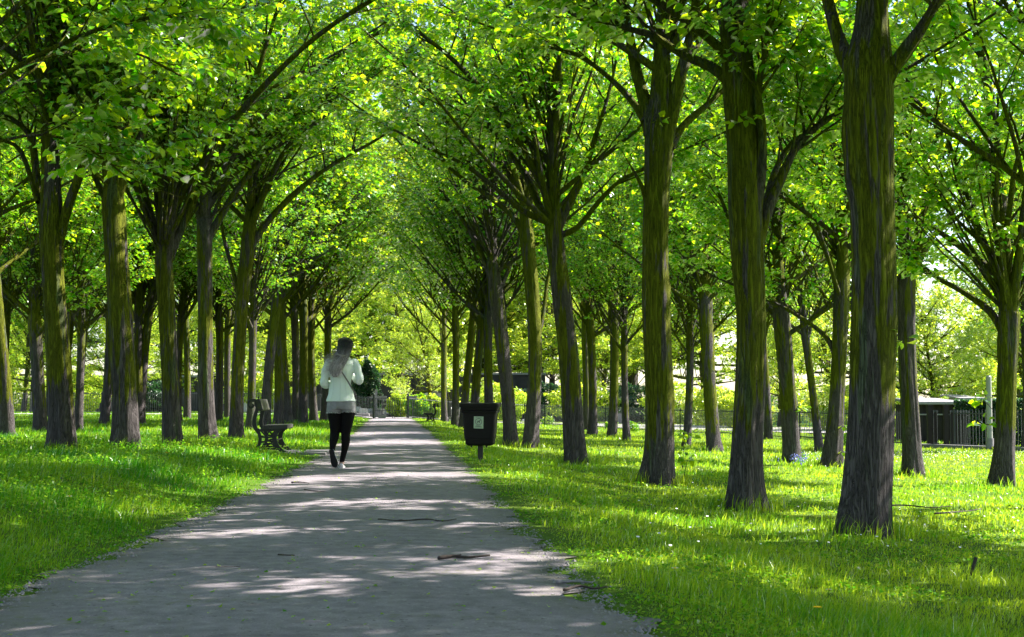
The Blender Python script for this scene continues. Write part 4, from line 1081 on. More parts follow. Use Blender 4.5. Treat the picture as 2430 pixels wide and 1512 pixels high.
rail_run('railings', XY(1700, 60), XY(2175, 44.5), 1.05, 'railings before the pale road, between the big trunks on the right', RG, .13)
rail_run('railings', XY(2262, 43), XY(2500, 40), 1.10, 'railings in front of the clipped hedge by the pale round post', RG, .115)
def gate(name, xa, xb, y0, h, label, sign=None):
    root = empty(name, (xa, y0, T(xa, y0))); W = xb - xa
    f = MB()
    for x in (.02, W - .02): f.box((x, 0, h / 2), (.035, .035, h), bev=.004)
    for z in (.08, .42, h - .03): f.box((W / 2, 0, z), (W, .026, .03))
    f.build('frame', M['rail'], root)
    b = MB(); n = int(W / .11)
    for i in range(1, n):
        x = i * W / n; b.tube([(x, 0, .08), (x, 0, h + (.05 if i % 2 else .0))], .008, 4)
        if i % 2: b.tube([(x + .055 * math.cos(a), 0, .25 + .055 * math.sin(a)) for a in [k * math.pi / 4 for k in range(9)]], .006, 4, False)
    b.build('bars', M['rail'], root)
    if sign:
        s = MB(); s.box(sign[0], sign[1], bev=.004); s.build('plate', M['stone'] if sign[2] else M['slab'], root)
    return root
xa, _ = XY(888, 75); xm, _ = XY(934, 75); xb, _ = XY(969, 75)
tag(gate('iron_gate', xa + .05, xm - .02, 75, 1.10, '', ((.38, -.03, .10), (.40, .02, .18), 1)), 'left leaf of the iron gate at the path end, with a low grey plate', 'gate', 'two leaves of the path end gate')
tag(gate('iron_gate', xm + .02, xb - .05, 75, 1.10, '', None), 'right leaf of the iron gate at the path end, beside the small sign', 'gate', 'two leaves of the path end gate')
for x, lb in ((xa, 'dark iron gate post on the left of the path end gate'), (xb, 'dark iron gate post on the right of the path end gate')):
    m = MB(); m.box((0, 0, .62), (.08, .08, 1.24), bev=.01); m.sphere((0, 0, 1.27), .06, 10, 6)
    o = m.build('gate_post', M['rail']); o.location = (x, 75.05, 0); tag(o, lb, 'post')
for px, lb in ((980, 'small pale sign board fixed on the railings right of the gate'), (908, 'pale board standing behind the left gate leaf')):
    r_ = empty('sign_board', (XY(px, 76)[0], 76.0, 0)); m = MB(); m.box((0, 0, 1.10), (.46, .02, .20), bev=.004); m.build('board', M['stone'], r_)
    m = MB(); m.box((0, .02, .5), (.04, .03, 1.0)); m.build('post', M['rail'], r_); tag(r_, lb, 'sign')

# ------------------------------------------------------------------ cemetery behind the gate
def lay(name, pts, z, mat, label):
    v = [(x, y, T(x, y) + z) for x, y in pts]
    o = mesh_obj(name, v, [tuple(range(len(v)))], mat); tag(o, label, kind='structure'); return o
def ribbon(name, line, w0, mat, z, label):
    V = []; 
    for i, (x, y) in enumerate(line):
        a = line[max(0, i - 1)]; b = line[min(len(line) - 1, i + 1)]; t = Vector((b[0] - a[0], b[1] - a[1], 0)).normalized(); n = Vector((-t.y, t.x, 0))
        for k in range(5):
            q = Vector((x, y, 0)) + n * w0 * (k / 4 - .5); V.append((q.x, q.y, T(q.x, q.y) + z))
    fs = [(i * 5 + k, i * 5 + k + 1, i * 5 + 5 + k + 1, i * 5 + 5 + k) for i in range(len(line) - 1) for k in range(4)]
    tag(mesh_obj(name, V, fs, mat), label, kind='structure')
xe = path_c(78)
ribbon('cemetery_path', [(xe - .1, 75.2 + i * 1.2) for i in range(12)], 2.6, M['road'], .03, 'pale path going on through the cemetery')
ribbon('road', [(-30 + i * 2.0, 80.2 + (0.05 * i)) for i in range(17)], 2.2, M['road'], .035, 'pale walk crossing behind the gate')
ribbon('road', [XY(1230 + i * 45, 90 - i * 1.35) for i in range(20)], 9.0, M['road'], .03, 'pale road beyond the railings on the right')
def profile_stone(name, outline, th, mat, loc, rz, label, group, base=None, cat='headstone'):
    root = empty(name, loc, rz)
    m = MB(); n = len(outline)
    m.add([(x, -th / 2, z) for x, z in outline] + [(x, th / 2, z) for x, z in outline],
          [tuple(range(n)), tuple(range(2 * n - 1, n - 1, -1))] + [(i, i + n, (i + 1) % n + n, (i + 1) % n) for i in range(n)])
    m.build('stone' if cat == 'headstone' else 'shaft', mat, root)
    if base:
        for i, (bw, bz0, bz1) in enumerate(base):
            b = MB(); b.box((0, 0, (bz0 + bz1) / 2), (bw, bw * .7, bz1 - bz0 - .002), bev=.015); b.build('plinth', mat, root)
    tag(root, label, cat, group); return root
def cross(px, Z, h, label, mat='stone'):
    w_ = .075; a = h * .70
    o = [(-w_, .5), (w_, .5), (w_, a - w_), (.30, a - w_), (.30, a + w_), (w_, a + w_), (w_, h), (-w_, h), (-w_, a + w_), (-.30, a + w_), (-.30, a - w_), (-w_, a - w_)]
    x, y = XY(px, Z)
    profile_stone('stone_cross', o, .14, M[mat], (x, y, T(x, y)), .1, label, None, [(.95, 0, .18), (.70, .18, .36), (.46, .36, .52)], 'cross')
cross(852, 87, 1.72, 'pale stone cross on a stepped base just right of the woman', 'marble')
cross(893, 84, 1.62, 'grey stone cross on steps behind the left leaf of the gate', 'stone')
def round_top(w_, h, n=10): return [(-w_, 0), (w_, 0)] + [(w_ * math.cos(math.pi * k / n), h - w_ + w_ * math.sin(math.pi * k / n)) for k in range(n + 1)][0:] 
def hs(px, Z, w_, h, label, group='headstones in the cemetery', mat='stone', rz=0.0):
    x, y = XY(px, Z); profile_stone('headstone', round_top(w_, h), .13, M[mat], (x, y, T(x, y)), rz, label, group, [(w_ * 2 + .25, 0, .2)])
hs(947, 92, .30, 1.75, 'tall round topped headstone above the golden shrub', None)
hs(1044, 82, .34, 1.55, 'broad rounded monument right of the far bench, on a plinth', None)
hs(1031, 86, .26, 1.75, 'narrow pale headstone left of the broad rounded monument', None)
rg = random.Random(12)
for i in range(34):
    px = rg.choice([rg.uniform(985, 1130), rg.uniform(1230, 1700), rg.uniform(380, 760)])
    Z = rg.uniform(86, 101); low = rg.random() < .5
    side = 'left of' if px < 800 else 'right of'
    hs(px, Z, rg.uniform(.22, .34), rg.uniform(.5, .9) if low else rg.uniform(1.0, 1.7), 'small weathered headstone among others in the cemetery, ' + side + ' the gate', 'cemetery headstones ' + side + ' the gate', rg.choice(['stone', 'stone', 'marble', 'stone_dark']), rg.uniform(-.4, .4))
for i, (px, Z) in enumerate([(862, 82), (876, 83.5), (915, 82.5), (905, 86), (932, 84.5), (950, 83), (842, 84), (1010, 83), (1030, 84), (920, 88)]):
    x, y = XY(px, Z); r_ = empty('grave_slab', (x, y, T(x, y)), rg.uniform(-.2, .2))
    m = MB(); m.box((0, 0, .10), (.75, 1.7, .2), bev=.03); m.build('kerb', M['stone'], r_)
    m = MB(); m.box((0, .6, .30), (.5, .12, .36), bev=.03); m.build('tablet', M['marble'], r_)
    tag(r_, 'low pale grave with a kerb and small tablet beyond the path end gate', 'grave', 'low graves beyond the gate')
# chest tomb
x, y = XY(914, 90); r_ = empty('chest_tomb', (x, y, T(x, y)), .05)
for nm, zz, s_, mt in (('base', .10, (1.35, .9, .20), 'stone_dark'), ('body', .44, (1.05, .65, .48), 'stone_dark'), ('cornice', .745, (1.2, .78, .12), 'stone'), ('lid', .875, (1.35, .9, .13), 'stone_dark'), ('top', .99, (1.0, .6, .09), 'stone')):
    m = MB(); m.box((0, 0, zz), s_, bev=.02)
    if nm == 'body':
        for k in range(5): m.box((-.5 + k * .25, -.335, .44), (.05, .04, .46), bev=.008)
    m.build(nm, M[mt], r_)
tag(r_, 'large dark chest tomb with moulded lid behind the left gate leaf', 'tomb')
# cemetery wall
def wall(xa, xb, y0, h, label, thick=.5):
    r_ = empty('stone_wall', (xa, y0, 0)); m = MB(); m.box(((xb - xa) / 2, 0, h / 2 - .3), (xb - xa, thick, h + .6)); m.build('masonry', M['stone_dark'], r_)
    c = MB(); c.box(((xb - xa) / 2, 0, h + .08), (xb - xa + .1, thick + .2, .15), bev=.02); c.build('coping', M['stone'], r_)
    k = 1.0
    while k < xb - xa:
        p_ = MB(); p_.box((k, -thick / 2 - .12, (h - .02) / 2), (.6, .24, h - .02), bev=.01); p_.build('pier', M['stone_dark'], r_); k += 2.6
    tag(r_, label, 'wall'); return r_
wall(-34, -14.2, 106, 2.7, 'long dark stone wall with piers far behind the left grove')
wall(-14, 2.5, 107, 2.9, 'dark stone wall with piers behind the tombs and the gate')

# ------------------------------------------------------------------ shrubs and hedges from many leaves
def leafy(name, loc, shape, n, size, mat, label, cat, seed, rad=(1, 1, 1), group=None, stems=8, droop=0.0, box=False, inner=.6):
    rg_ = np.random.default_rng(seed)
    if box:
        u = rg_.uniform(-1, 1, (n, 3)); f = rg_.integers(0, 3, n); sgn = rg_.choice([-1, 1], n)
        u[np.arange(n), f] = sgn * (1 - np.abs(rg_.normal(0, .05, n))); d = np.zeros((n, 3)); d[np.arange(n), f] = sgn
    else:
        d = norm_(rg_.normal(0, 1, (n, 3))); rr = 1 - np.abs(rg_.normal(0, .14, n))
        rr *= 1 + .16 * np.sin(d[:, 0] * 7 + seed) * np.sin(d[:, 1] * 6 + 1) + .12 * np.sin(d[:, 2] * 9 + seed * 2 + d[:, 0] * 5)
        u = d * rr[:, None]
        if shape == 'cone': u[:, :2] *= (1 - .55 * (u[:, 2:3] * .5 + .5) ** 2.2)
    p = u * np.array(rad); p[:, 2] += rad[2]; keep = p[:, 2] > .02; p = p[keep]; d = d[keep]; n = len(p)
    dr = d * .6 + rg_.normal(0, .55, (n, 3)); dr[:, 2] -= droop
    up = d * .7 + rg_.normal(0, .4, (n, 3)) + np.array([0, 0, .7])
    root = empty(name, loc)
    me = leaf_mesh(name, p, dr, up, size * rg_.uniform(.6, 1.2, n), M[mat], LEAF4, rg_)
    link(bpy.data.objects.new('leaves', me), root)
    r = random.Random(seed); st = MB()
    for i in range(stems):
        a = r.uniform(0, 6.28); q = Vector((math.cos(a) * rad[0] * inner * r.random(), math.sin(a) * rad[1] * inner * r.random(), rad[2] * r.uniform(.9, 1.6)))
        st.tube([(q.x * .15, q.y * .15, -.05), (q.x * .5, q.y * .5, q.z * .5), q], [.03, .02, .008], 5)
    st.build('stems', M['twig'], root)
    tag(root, label, cat, group); return root
def at_(px, Z, dz=0): x, y = XY(px, Z); return (x, y, T(x, y) + dz)
leafy('evergreen_bush', at_(872, 86), 'cone', 9000, .13, 'leaf_dark', 'dark blue green cone shaped bush just right of the woman', 'bush', 3, (.98, .9, 1.65))
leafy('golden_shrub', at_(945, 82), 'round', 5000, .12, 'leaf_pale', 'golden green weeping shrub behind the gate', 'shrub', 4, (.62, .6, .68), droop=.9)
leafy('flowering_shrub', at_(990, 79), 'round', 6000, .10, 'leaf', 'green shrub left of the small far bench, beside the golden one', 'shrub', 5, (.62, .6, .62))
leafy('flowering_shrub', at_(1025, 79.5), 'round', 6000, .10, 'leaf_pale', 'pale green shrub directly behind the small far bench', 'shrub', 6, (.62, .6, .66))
leafy('hedge', at_(2325, 45.5), 'round', 26000, .075, 'leaf_dark', 'dark clipped hedge behind the railings left of the pale post', 'hedge', 7, (.46, 1.2, .72), box=True)
leafy('hedge', at_(2440, 46), 'round', 22000, .08, 'leaf_dark', 'dark hedge at the right edge behind the pale post', 'hedge', 8, (1.0, .8, .72), box=True)
leafy('evergreen_bush', at_(1500, 96), 'round', 7000, .16, 'leaf_dark', 'dark bush in the cemetery behind the slim right trunks', 'bush', 9, (2.6, 1.2, 1.2))
leafy('evergreen_bush', at_(1300, 98), 'round', 7000, .16, 'leaf_dark', 'dark bush in the cemetery beside the leaning right trunk', 'bush', 10, (2.2, 1.2, 1.3))
leafy('evergreen_bush', at_(350, 97), 'round', 7000, .16, 'leaf_dark', 'dark bush in front of the far left wall', 'bush', 11, (2.0, 1.2, 1.0))
leafy('evergreen_bush', at_(2330, 60), 'round', 7000, .12, 'leaf_pale', 'pale bush showing above the hedge beside the white shed', 'bush', 12, (1.4, 1.2, 1.5))
for i, (px, Z, s_) in enumerate([(1300, 78, .22), (1500, 66, .2), (1560, 62, .25), (2010, 45, .2), (610, 70, .25), (420, 72, .3), (730, 66, .2), (1450, 70, .2)]):
    leafy('wild_plant', at_(px, Z), 'round', 500, .07, 'leaf', 'small leafy wild plant in the grass before the railings', 'plant', 40 + i, (s_ * 1.5, s_, s_), 'small wild plants before the railings', 3)

# ------------------------------------------------------------------ shed, gate panels, lamp post, mesh fence at the right
def shed(px0, px1, Z, h, wall_mat, label, boards=False, depth=3.0):
    x0 = XY(px0, Z)[0]; x1 = XY(px1, Z)[0]; W = x1 - x0; z0 = T(x0, Z)
    r_ = empty('shed', (x0, Z, z0)); m = MB(); m.box((W / 2, depth / 2, h / 2), (W, depth, h))
    if boards:
        k = .1
        while k < h: m.box((W / 2, -.012, k), (W, .02, .115), Matrix.Rotation(.10, 3, 'X')); k += .13
    m.build('wall', M[wall_mat], r_)
    if not boards:
        for k in (.06, W * .34, W * .67, W - .06): q = MB(); q.box((k, -.04, h / 2), (.13, .08, h - .01)); q.build('post', M['timber'], r_)
        q = MB(); q.box((W / 2, -.06, h - .35), (W, .05, .05)); q.build('rail', M['stone'], r_)
    q = MB(); q.box((W / 2, depth / 2 - .1, h + .12), (W + .3, depth + .5, .10), Matrix.Rotation(.04, 3, 'X'), bev=.02); q.build('roof', M['roof'], r_)
    tag(r_, label, 'shed'); return r_
shed(2178, 2272, 50, 1.30, 'timber', 'dark timber shed with a pale flat roof behind the right railings')
shed(2278, 2322, 53, 1.45, 'pale_wall', 'pale boarded shed between the dark shed and the hedge', True)
x0 = XY(2185, 44.2)[0]; x1 = XY(2262, 43)[0]
def panel_gate(xa, xb, y0, label):
    z0 = T(xa, y0); r_ = empty('timber_gate', (xa, y0, z0)); W = xb - xa; f = MB()
    n = int(W / .12)
    for i in range(n): f.box((.06 + i * W / n, .02, .62), (W / n - .012, .02, .95), bev=.003)
    f.build('boards', M['timber'], r_)
    for z in (.12, 1.12): f = MB(); f.box((W / 2, -.01, z), (W, .05, .06)); f.build('rail', M['rail'], r_)
    f = MB()
    for i in range(int(W / .11) + 1): f.tube([(i * .11, -.07, .02), (i * .11, -.07, 1.15)], .008, 4)
    f.build('bars', M['rail'], r_); tag(r_, label, 'gate', 'two leaves of the dark service gate')
xm_ = XY(2241, 43.6)[0]; xl = XY(2196, 44.4)[0]
panel_gate(xl + .08, xm_ - .1, 44.0, 'left leaf of the dark board gate right of the broad trunks')
panel_gate(xm_ + .1, XY(2297, 43.4)[0], 43.5, 'right leaf of the dark board gate, next to the hedge')
for xx, yy, lb in ((xl, 44.1, 'square dark gate post on the left of the board gate'), (xm_, 43.6, 'taller square dark gate post in the middle of the board gate')):
    m = MB(); m.box((0, 0, .62), (.15, .15, 1.30), bev=.01); m.box((0, 0, 1.29), (.18, .18, .05), bev=.01); o = m.build('gate_post', M['timber']); o.location = (xx, yy - .05, T(xx, yy)); tag(o, lb, 'post')
m = MB(); a_ = XY(2170, 43.9); b_ = XY(2500, 39.4); d_ = Vector((b_[0] - a_[0], b_[1] - a_[1], 0)); ang = math.atan2(d_.y, d_.x)
m.box((d_.length / 2, 0, 0), (d_.length, .3, .14), bev=.01); o = m.build('kerb', M['slab']); o.location = (a_[0], a_[1], T(*a_) + .02); o.rotation_euler = (0, 0, ang); tag(o, 'pale kerb under the railings', kind='structure')
x, y = XY(2345, 41.3); r_ = empty('round_post', (x, y, T(x, y)))
m = MB(); m.tube([(0, 0, .3), (0, 0, 2.1), (0, 0, 2.14)], [.085, .078, .05], 14); m.build('column', M['pole'], r_)
m = MB(); m.tube([(0, 0, -.05), (0, 0, .33)], [.115, .11], 14); m.build('base', M['stone'], r_)
tag(r_, 'pale round post on a darker base behind the forked trunk near the right edge', 'post')
def mesh_fence():
    xa, ya = XY(1790, 82); xb, yb = XY(2060, 74); L = math.hypot(xb - xa, yb - ya); ang = math.atan2(yb - ya, xb - xa)
    r_ = empty('mesh_fence', (xa, ya, -.5), ang)
    m = MB(); n = int(L / .09)
    for i in range(n): m.tube([(i * L / n, 0, 0), (i * L / n, 0, 1.75)], .012, 3, False)
    for z in (.1, .6, 1.1, 1.7): m.box((L / 2, .015, z), (L, .02, .03))
    m.build('mesh', M['teal'], r_)
    k = 0
    while k <= L: q = MB(); q.box((k, .04, .92), (.07, .06, 1.86)); q.build('post', M['teal'], r_); k += 2.5
    tag(r_, 'teal green mesh fence beyond the pale road', 'fence')
mesh_fence()

# ------------------------------------------------------------------ grass
def grass(name, n, z0, z1, seed, hfun, width, label, extra_x=1.2, mat='grass', rings=0):
    r = np.random.default_rng(seed)
    y = np.exp(r.uniform(math.log(z0), math.log(z1), n)); hw = .375 * y + extra_x
    x = r.uniform(-1, 1, n) * hw
    if rings:      # grass left long round the feet of the trunks
        n0 = len(x)
        for bx_, by_, br in BASES:
            if by_ > 50 or by_ < 4: continue
            m_ = int(rings * min(1, 14 / by_)); a = r.uniform(0, 2 * np.pi, m_); q = br * 1.12 + np.abs(r.normal(0, .13, m_))
            k_ = np.sin(a * 3 + bx_ * 5) + .5 * np.sin(a * 7 + by_) > -.5
            x = np.append(x, bx_ + np.cos(a[k_]) * q[k_]); y = np.append(y, by_ + np.sin(a[k_]) * q[k_])
        foot = np.arange(len(x)) >= n0; n = len(x)
    else: foot = np.zeros(n, bool)
    d = x - path_c(y); side = np.where(d > 0, 1, -1); lim = path_hw(y) + edge_wobble(y, side) - .02
    pn = np.sin(x * 3.1 + 1.7 * np.sin(y * 2.3)) * np.sin(y * 4.3 + x) 
    gap = (np.abs(d) < lim + .10) & (r.random(n) < .75)      # thin at the edge
    keep = (np.abs(d) > lim) & ~gap
    bx, by = x - bl.x, y - bl.y
    keep &= ~((bx > -.15) & (bx < 1.15) & (by > -.12) & (by < 1.4) & (r.random(n) < .96))
    keep &= ~((y > 75) & (np.abs(d) < 2.2)) 
    x, y, d, pn, foot = x[keep], y[keep], d[keep], pn[keep], foot[keep]; n = len(x)
    z = terrain(x, y)
    cl = .5 + .5 * np.sin(x * 1.9 + 2.0 * np.sin(y * .8 + .5)) * np.sin(y * 1.1 + 1.6 * np.sin(x * 1.3))
    cl2 = .5 + .5 * np.sin(x * 7.3 + 2.4 * np.sin(y * 5.1)) * np.sin(y * 6.2 + 1.9 * np.sin(x * 6.7))
    h = np.where(foot, .13 + .10 * r.random(n), hfun(x, y, d, cl, cl2, r)) * r.uniform(.45, 1.15, n)
    h *= np.clip((np.abs(d) - path_hw(y) + .02) / .45, .22, 1)
    w_ = width * (y / 6.0) ** .72 * r.uniform(.6, 1.3, n)
    az = r.uniform(0, 2 * np.pi, n); bend = h * r.uniform(.1, .75, n)
    wx, wy = np.cos(az), np.sin(az)
    la = r.normal(.6, 1.1, n); lx, ly = np.cos(la), np.sin(la)
    B = np.stack([x, y, z - .01], 1)
    W = np.stack([wx, wy, 0 * wx], 1) * (w_ / 2)[:, None]
    Ld = np.stack([lx, ly, 0 * lx], 1) * bend[:, None]
    U = np.array([0, 0, 1.0])
    m1 = B + Ld * .28 + U * (h * .55)[:, None]; tip = B + Ld + U * (h * np.sqrt(np.maximum(.05, 1 - (bend / np.maximum(h, 1e-6)) ** 2 * .6)))[:, None]
    V = np.stack([B - W, B + W, m1 - W * .8, m1 + W * .8, tip], 1).reshape(-1, 3)
    tf = np.array([(0, 1, 3), (0, 3, 2), (2, 3, 4)]); Fc = (tf[None] + (np.arange(n) * 5)[:, None, None]).reshape(-1, 3)
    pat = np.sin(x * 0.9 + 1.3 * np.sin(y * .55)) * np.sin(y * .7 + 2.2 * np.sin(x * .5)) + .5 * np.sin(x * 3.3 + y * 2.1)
    vary = np.clip(.32 + .30 * (1 - cl) + .28 * pat + r.normal(0, .24, n) + .32 * (d > 0), 0, 1)  # right of the path tinted yellower, sunlight put into the blade colour
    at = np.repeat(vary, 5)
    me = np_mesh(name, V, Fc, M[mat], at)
    tag(link(bpy.data.objects.new(name, me)), label, 'grass', kind='stuff')
def h_lawn(x, y, d, cl, cl2, r):
    left = d < 0
    base = np.where(left, .050 + .060 * cl ** 1.5, .036 + .050 * cl ** 2)
    t = np.where(cl2 > .80, 1.55, 1.0)
    return base * t * np.interp(y, [5, 12, 30, 80], [1.0, 1.0, 1.25, 1.5])
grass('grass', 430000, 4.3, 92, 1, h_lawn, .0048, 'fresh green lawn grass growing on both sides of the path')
def h_tuft(x, y, d, cl, cl2, r):
    t = (np.sin(x * 2.9 + 3.1) * np.sin(y * 2.2 + 1.0 + x) + .4 * np.sin(x * 8.0 + y * 5.0))
    return np.where(t > .82, .14 + .06 * r.random(len(x)), .02) * np.where(d < 0, 1.0, .7)
grass('tall_grass', 130000, 5, 45, 2, h_tuft, .0050, 'taller grass tufts standing in the lawn', rings=420)

def clover():
    r = np.random.default_rng(9); n = 90000
    y = np.exp(r.uniform(math.log(4.6), math.log(26), n)); x = r.uniform(-1, 1, n) * (.375 * y + 1)
    d = x - path_c(y); f = np.sin(x * 1.3 + y * .7 + .4) * np.sin(y * 1.9 - x * .6) + .5 * np.sin(x * 5 + y * 3)
    keep = (np.abs(d) > path_hw(y) + .04) & ((f > .15) | (d < 0) & (f > -.5)); x, y, d = x[keep], y[keep], d[keep]; n = len(x)
    z = terrain(x, y) + r.uniform(.02, .09, n) * np.clip((np.abs(d) - path_hw(y)) / .5, .2, 1) * np.where(d < 0, 1.3, .6)
    dr = r.normal(0, 1, (n, 3)); dr[:, 2] *= .3; up = r.normal(0, .4, (n, 3)) + np.array([0, 0, 1.0])
    me = leaf_mesh('weeds', np.stack([x, y, z], 1), dr, up, .017 * (y / 6) ** .35 * r.uniform(.6, 1.5, n), M['grass'], LEAF4, r, r.uniform(0, .75, n))
    tag(link(bpy.data.objects.new('weeds', me)), 'small leaved weeds growing through the grass', 'weeds', kind='stuff')
clover()

def litter():
    r = np.random.default_rng(19); n = 800          # little fallen leaves and bud scales on the path
    y = np.exp(r.uniform(math.log(4.8), math.log(40), n)); c = path_c(y); x = c + r.uniform(-1, 1, n) * path_hw(y)
    dr = r.normal(0, 1, (n, 3)); dr[:, 2] = 0; up = np.tile([0, 0, 1.0], (n, 1)) + r.normal(0, .25, (n, 3))
    u = (x - c) / path_hw(y)
    me = leaf_mesh('fallen_leaves', np.stack([x, y, np.full(n, .014) + .012 * (1 - u * u)], 1), dr, up, r.uniform(.008, .028, n), M['grass'], LEAF4, r)
    tag(link(bpy.data.objects.new('fallen_leaves', me)), 'tiny green leaves and bud scales scattered on the path', 'leaves', kind='stuff')
    mb = MB(); q = random.Random(4)
    for i in range(5200):
        yy = math.exp(q.uniform(math.log(4.9), math.log(24))); sd_ = q.choice((-1, 1)); cc = float(path_c(yy)); hh = float(path_hw(yy))
        xx = cc + sd_ * (hh + abs(q.gauss(0, .10)) * -1 + .06 + q.gauss(0, .03)); s_ = q.uniform(.002, .008) * (1 if q.random() < .93 else 2)
        zz = .008 + T(xx, yy)
        a = q.uniform(0, 3); ca, sa = math.cos(a) * s_, math.sin(a) * s_
        mb.add([(xx + ca, yy + sa, zz), (xx - sa, yy + ca, zz), (xx - ca, yy - sa, zz), (xx + sa, yy - ca, zz), (xx, yy, zz + s_ * .9)], [(0, 1, 4), (1, 2, 4), (2, 3, 4), (3, 0, 4)])
    tag(mb.build('gravel', M['gravel']), 'loose grit and crumbs along the path edges', 'gravel', kind='stuff')
litter()

# ------------------------------------------------------------------ sticks, flowers, shoots
def stick(pts, r0, label, group=None, name='fallen_stick', mat='twig', lift=.012, side=0):
    q = [G(*p) for p in pts]; o = q[0].copy()
    rr = random.Random(int(pts[0][0])); m = MB()
    c = catmull([tuple(v - o + Vector((0, 0, lift + r0 + rr.uniform(0, .006)))) for v in q], 5)
    c = [(a + rr.uniform(-.004, .004), b_ + rr.uniform(-.004, .004), z_) for a, b_, z_ in c]
    m.tube(c, [r0 * (1 - .6 * i / (len(c) - 1)) * rr.uniform(.8, 1.15) for i in range(len(c))], 6)
    for k in range(side):
        j = rr.randrange(2, len(c) - 2); a = Vector(c[j]); m.tube([a, a + Vector((rr.uniform(-.05, .05), rr.uniform(-.06, .06), rr.uniform(0, .012)))], [r0 * .5, r0 * .2], 4)
    ob = m.build(name, M[mat], None, True); ob.location = o; tag(ob, label, 'stick', group)
stick([(1040, 1336), (1075, 1332), (1110, 1334), (1163, 1329)], .012, 'thick dark piece of bark lying across the middle of the path', side=2)
stick([(898, 1239), (950, 1242), (1010, 1240), (1050, 1244), (1083, 1238)], .006, 'long thin curved twig on the path above the thick bark', side=3)
stick([(660, 1325), (698, 1327)], .006, 'short straight twig on the path, left of the thick bark')
stick([(692, 1151), (712, 1150), (734, 1153)], .009, 'dark short twig on the path just below the woman', side=1)
stick([(722, 1167), (745, 1170), (772, 1171)], .006, 'thin twig right below the dark short one beneath the woman', side=1)
stick([(1320, 1394), (1362, 1392), (1404, 1396)], .010, 'pale stick on grit at the right edge of the path', mat='gravel', side=1)
stick([(1340, 1412), (1375, 1404), (1410, 1408), (1440, 1402)], .008, 'dark rough debris just under the pale stick on the right edge', side=2)
stick([(512, 1354), (570, 1353)], .004, 'faint thin twig on the left part of the path')
stick([(640, 1135), (690, 1137)], .007, 'twig at the left path edge level with the woman', side=1)
stick([(2100, 1215), (2150, 1213), (2210, 1218), (2260, 1214)], .010, 'long bare stick lying in the grass right of the broadest trunk', side=3, lift=.05)
stick([(3640/1.6856 + 60, 1235), (2290, 1228), (2330, 1222)], .012, 'short dark branch in the grass near the right edge', side=3, lift=.05)
def up_stick():
    g = G(2300, 1372); m = MB(); m.tube([(0, 0, -.02), (.02, .0, .05), (.045, .0, .13)], [.008, .010, .012], 7); o = m.build('fallen_stick', M['twig'], None, True); o.location = g
    tag(o, 'brown stick poking up out of the lush grass at the lower right', 'stick')
up_stick()
def flower(px, py, kind, label, size=.022, h=.09):
    g = G(px, py); r_ = empty('daisy' if kind == 'white' else 'dandelion', g)
    m = MB(); m.tube([(0, 0, 0), (.004, 0, h)], [.0015, .0012], 4); m.build('stem', M['grass'], r_)
    m = MB(); n = 14 if kind == 'white' else 22
    for k in range(n):
        a = 6.283 * k / n; ca, sa = math.cos(a), math.sin(a); w_ = size * .28; rise = .35 + .15 * (k % 3)
        m.add([(.004 + ca * .003, sa * .003, h), (.004 + ca * size * .7 - sa * w_, sa * size * .7 + ca * w_, h + size * .3 * rise), (.004 + ca * size, sa * size, h + size * .25 * rise), (.004 + ca * size * .7 + sa * w_, sa * size * .7 - ca * w_, h + size * .3 * rise)], [(0, 1, 2, 3)])
    m.build('petals', M['white'] if kind == 'white' else M['yellow'], r_)
    m = MB(); m.sphere((.004, 0, h + .002), size * .3, 8, 6, sc_=(1, 1, .6)); m.build('centre', M['yellow'], r_)
    tag(r_, label, 'flower')
flower(1938, 1503, 'yellow', 'yellow dandelion at the bottom edge of the lower right grass', .020, .10)
flower(163, 1216, 'white', 'white daisy in the shaded grass at the left', .022, .11)
flower(1600, 1395, 'white', 'pinkish white daisy in the grass right of the path edge', .020, .09)
flower(302, 1139, 'white', 'pale flower in the grass before the second left trunk', .024, .10)
flower(395, 1100, 'yellow', 'dandelion in the sunlit grass before the left trunks', .026, .12)
flower(2015, 1195, 'white', 'white flower in the grass between the two biggest trunks', .022, .09)
flower(1965, 1440, 'white', 'small white daisy right of the broad patch of lower grass', .016, .08)
flower(2060, 1290, 'white', 'white daisy below the foot of the broadest trunk', .018, .09)
def daisies():
    m = MB(); q = random.Random(31)
    for i in range(420):
        if i < 330: px, py = q.uniform(1900, 2430), 1078 + abs(q.gauss(0, 14))
        else: px, py = q.uniform(1500, 2430), q.uniform(1100, 1330)
        g = G(px, py)
        if g.y < 6: continue
        s_ = q.uniform(.006, .012); z_ = g.z + .085
        m.add([(g.x + math.cos(k * 1.047) * s_, g.y + math.sin(k * 1.047) * s_, z_ + .004 * math.sin(k)) for k in range(6)], [(0, 1, 2, 3, 4, 5)])
    tag(m.build('daisies', M['white']), 'scatter of tiny white daisies over the right lawn', 'daisies', kind='stuff')
    m = MB()
    for i in range(26):
        px, py = q.gauss(1900, 30), q.gauss(1106, 6); g = G(px, py)
        for j in range(3): c = g + Vector((q.uniform(-.03, .03), q.uniform(-.03, .03), q.uniform(.08, .2))); m.sphere(c, .011, 5, 4, sc_=(1, 1, 1.4))
    tag(m.build('bluebells', M['blue']), 'patch of bluebells by the dark trunk on the right', 'bluebells', kind='stuff')
daisies()
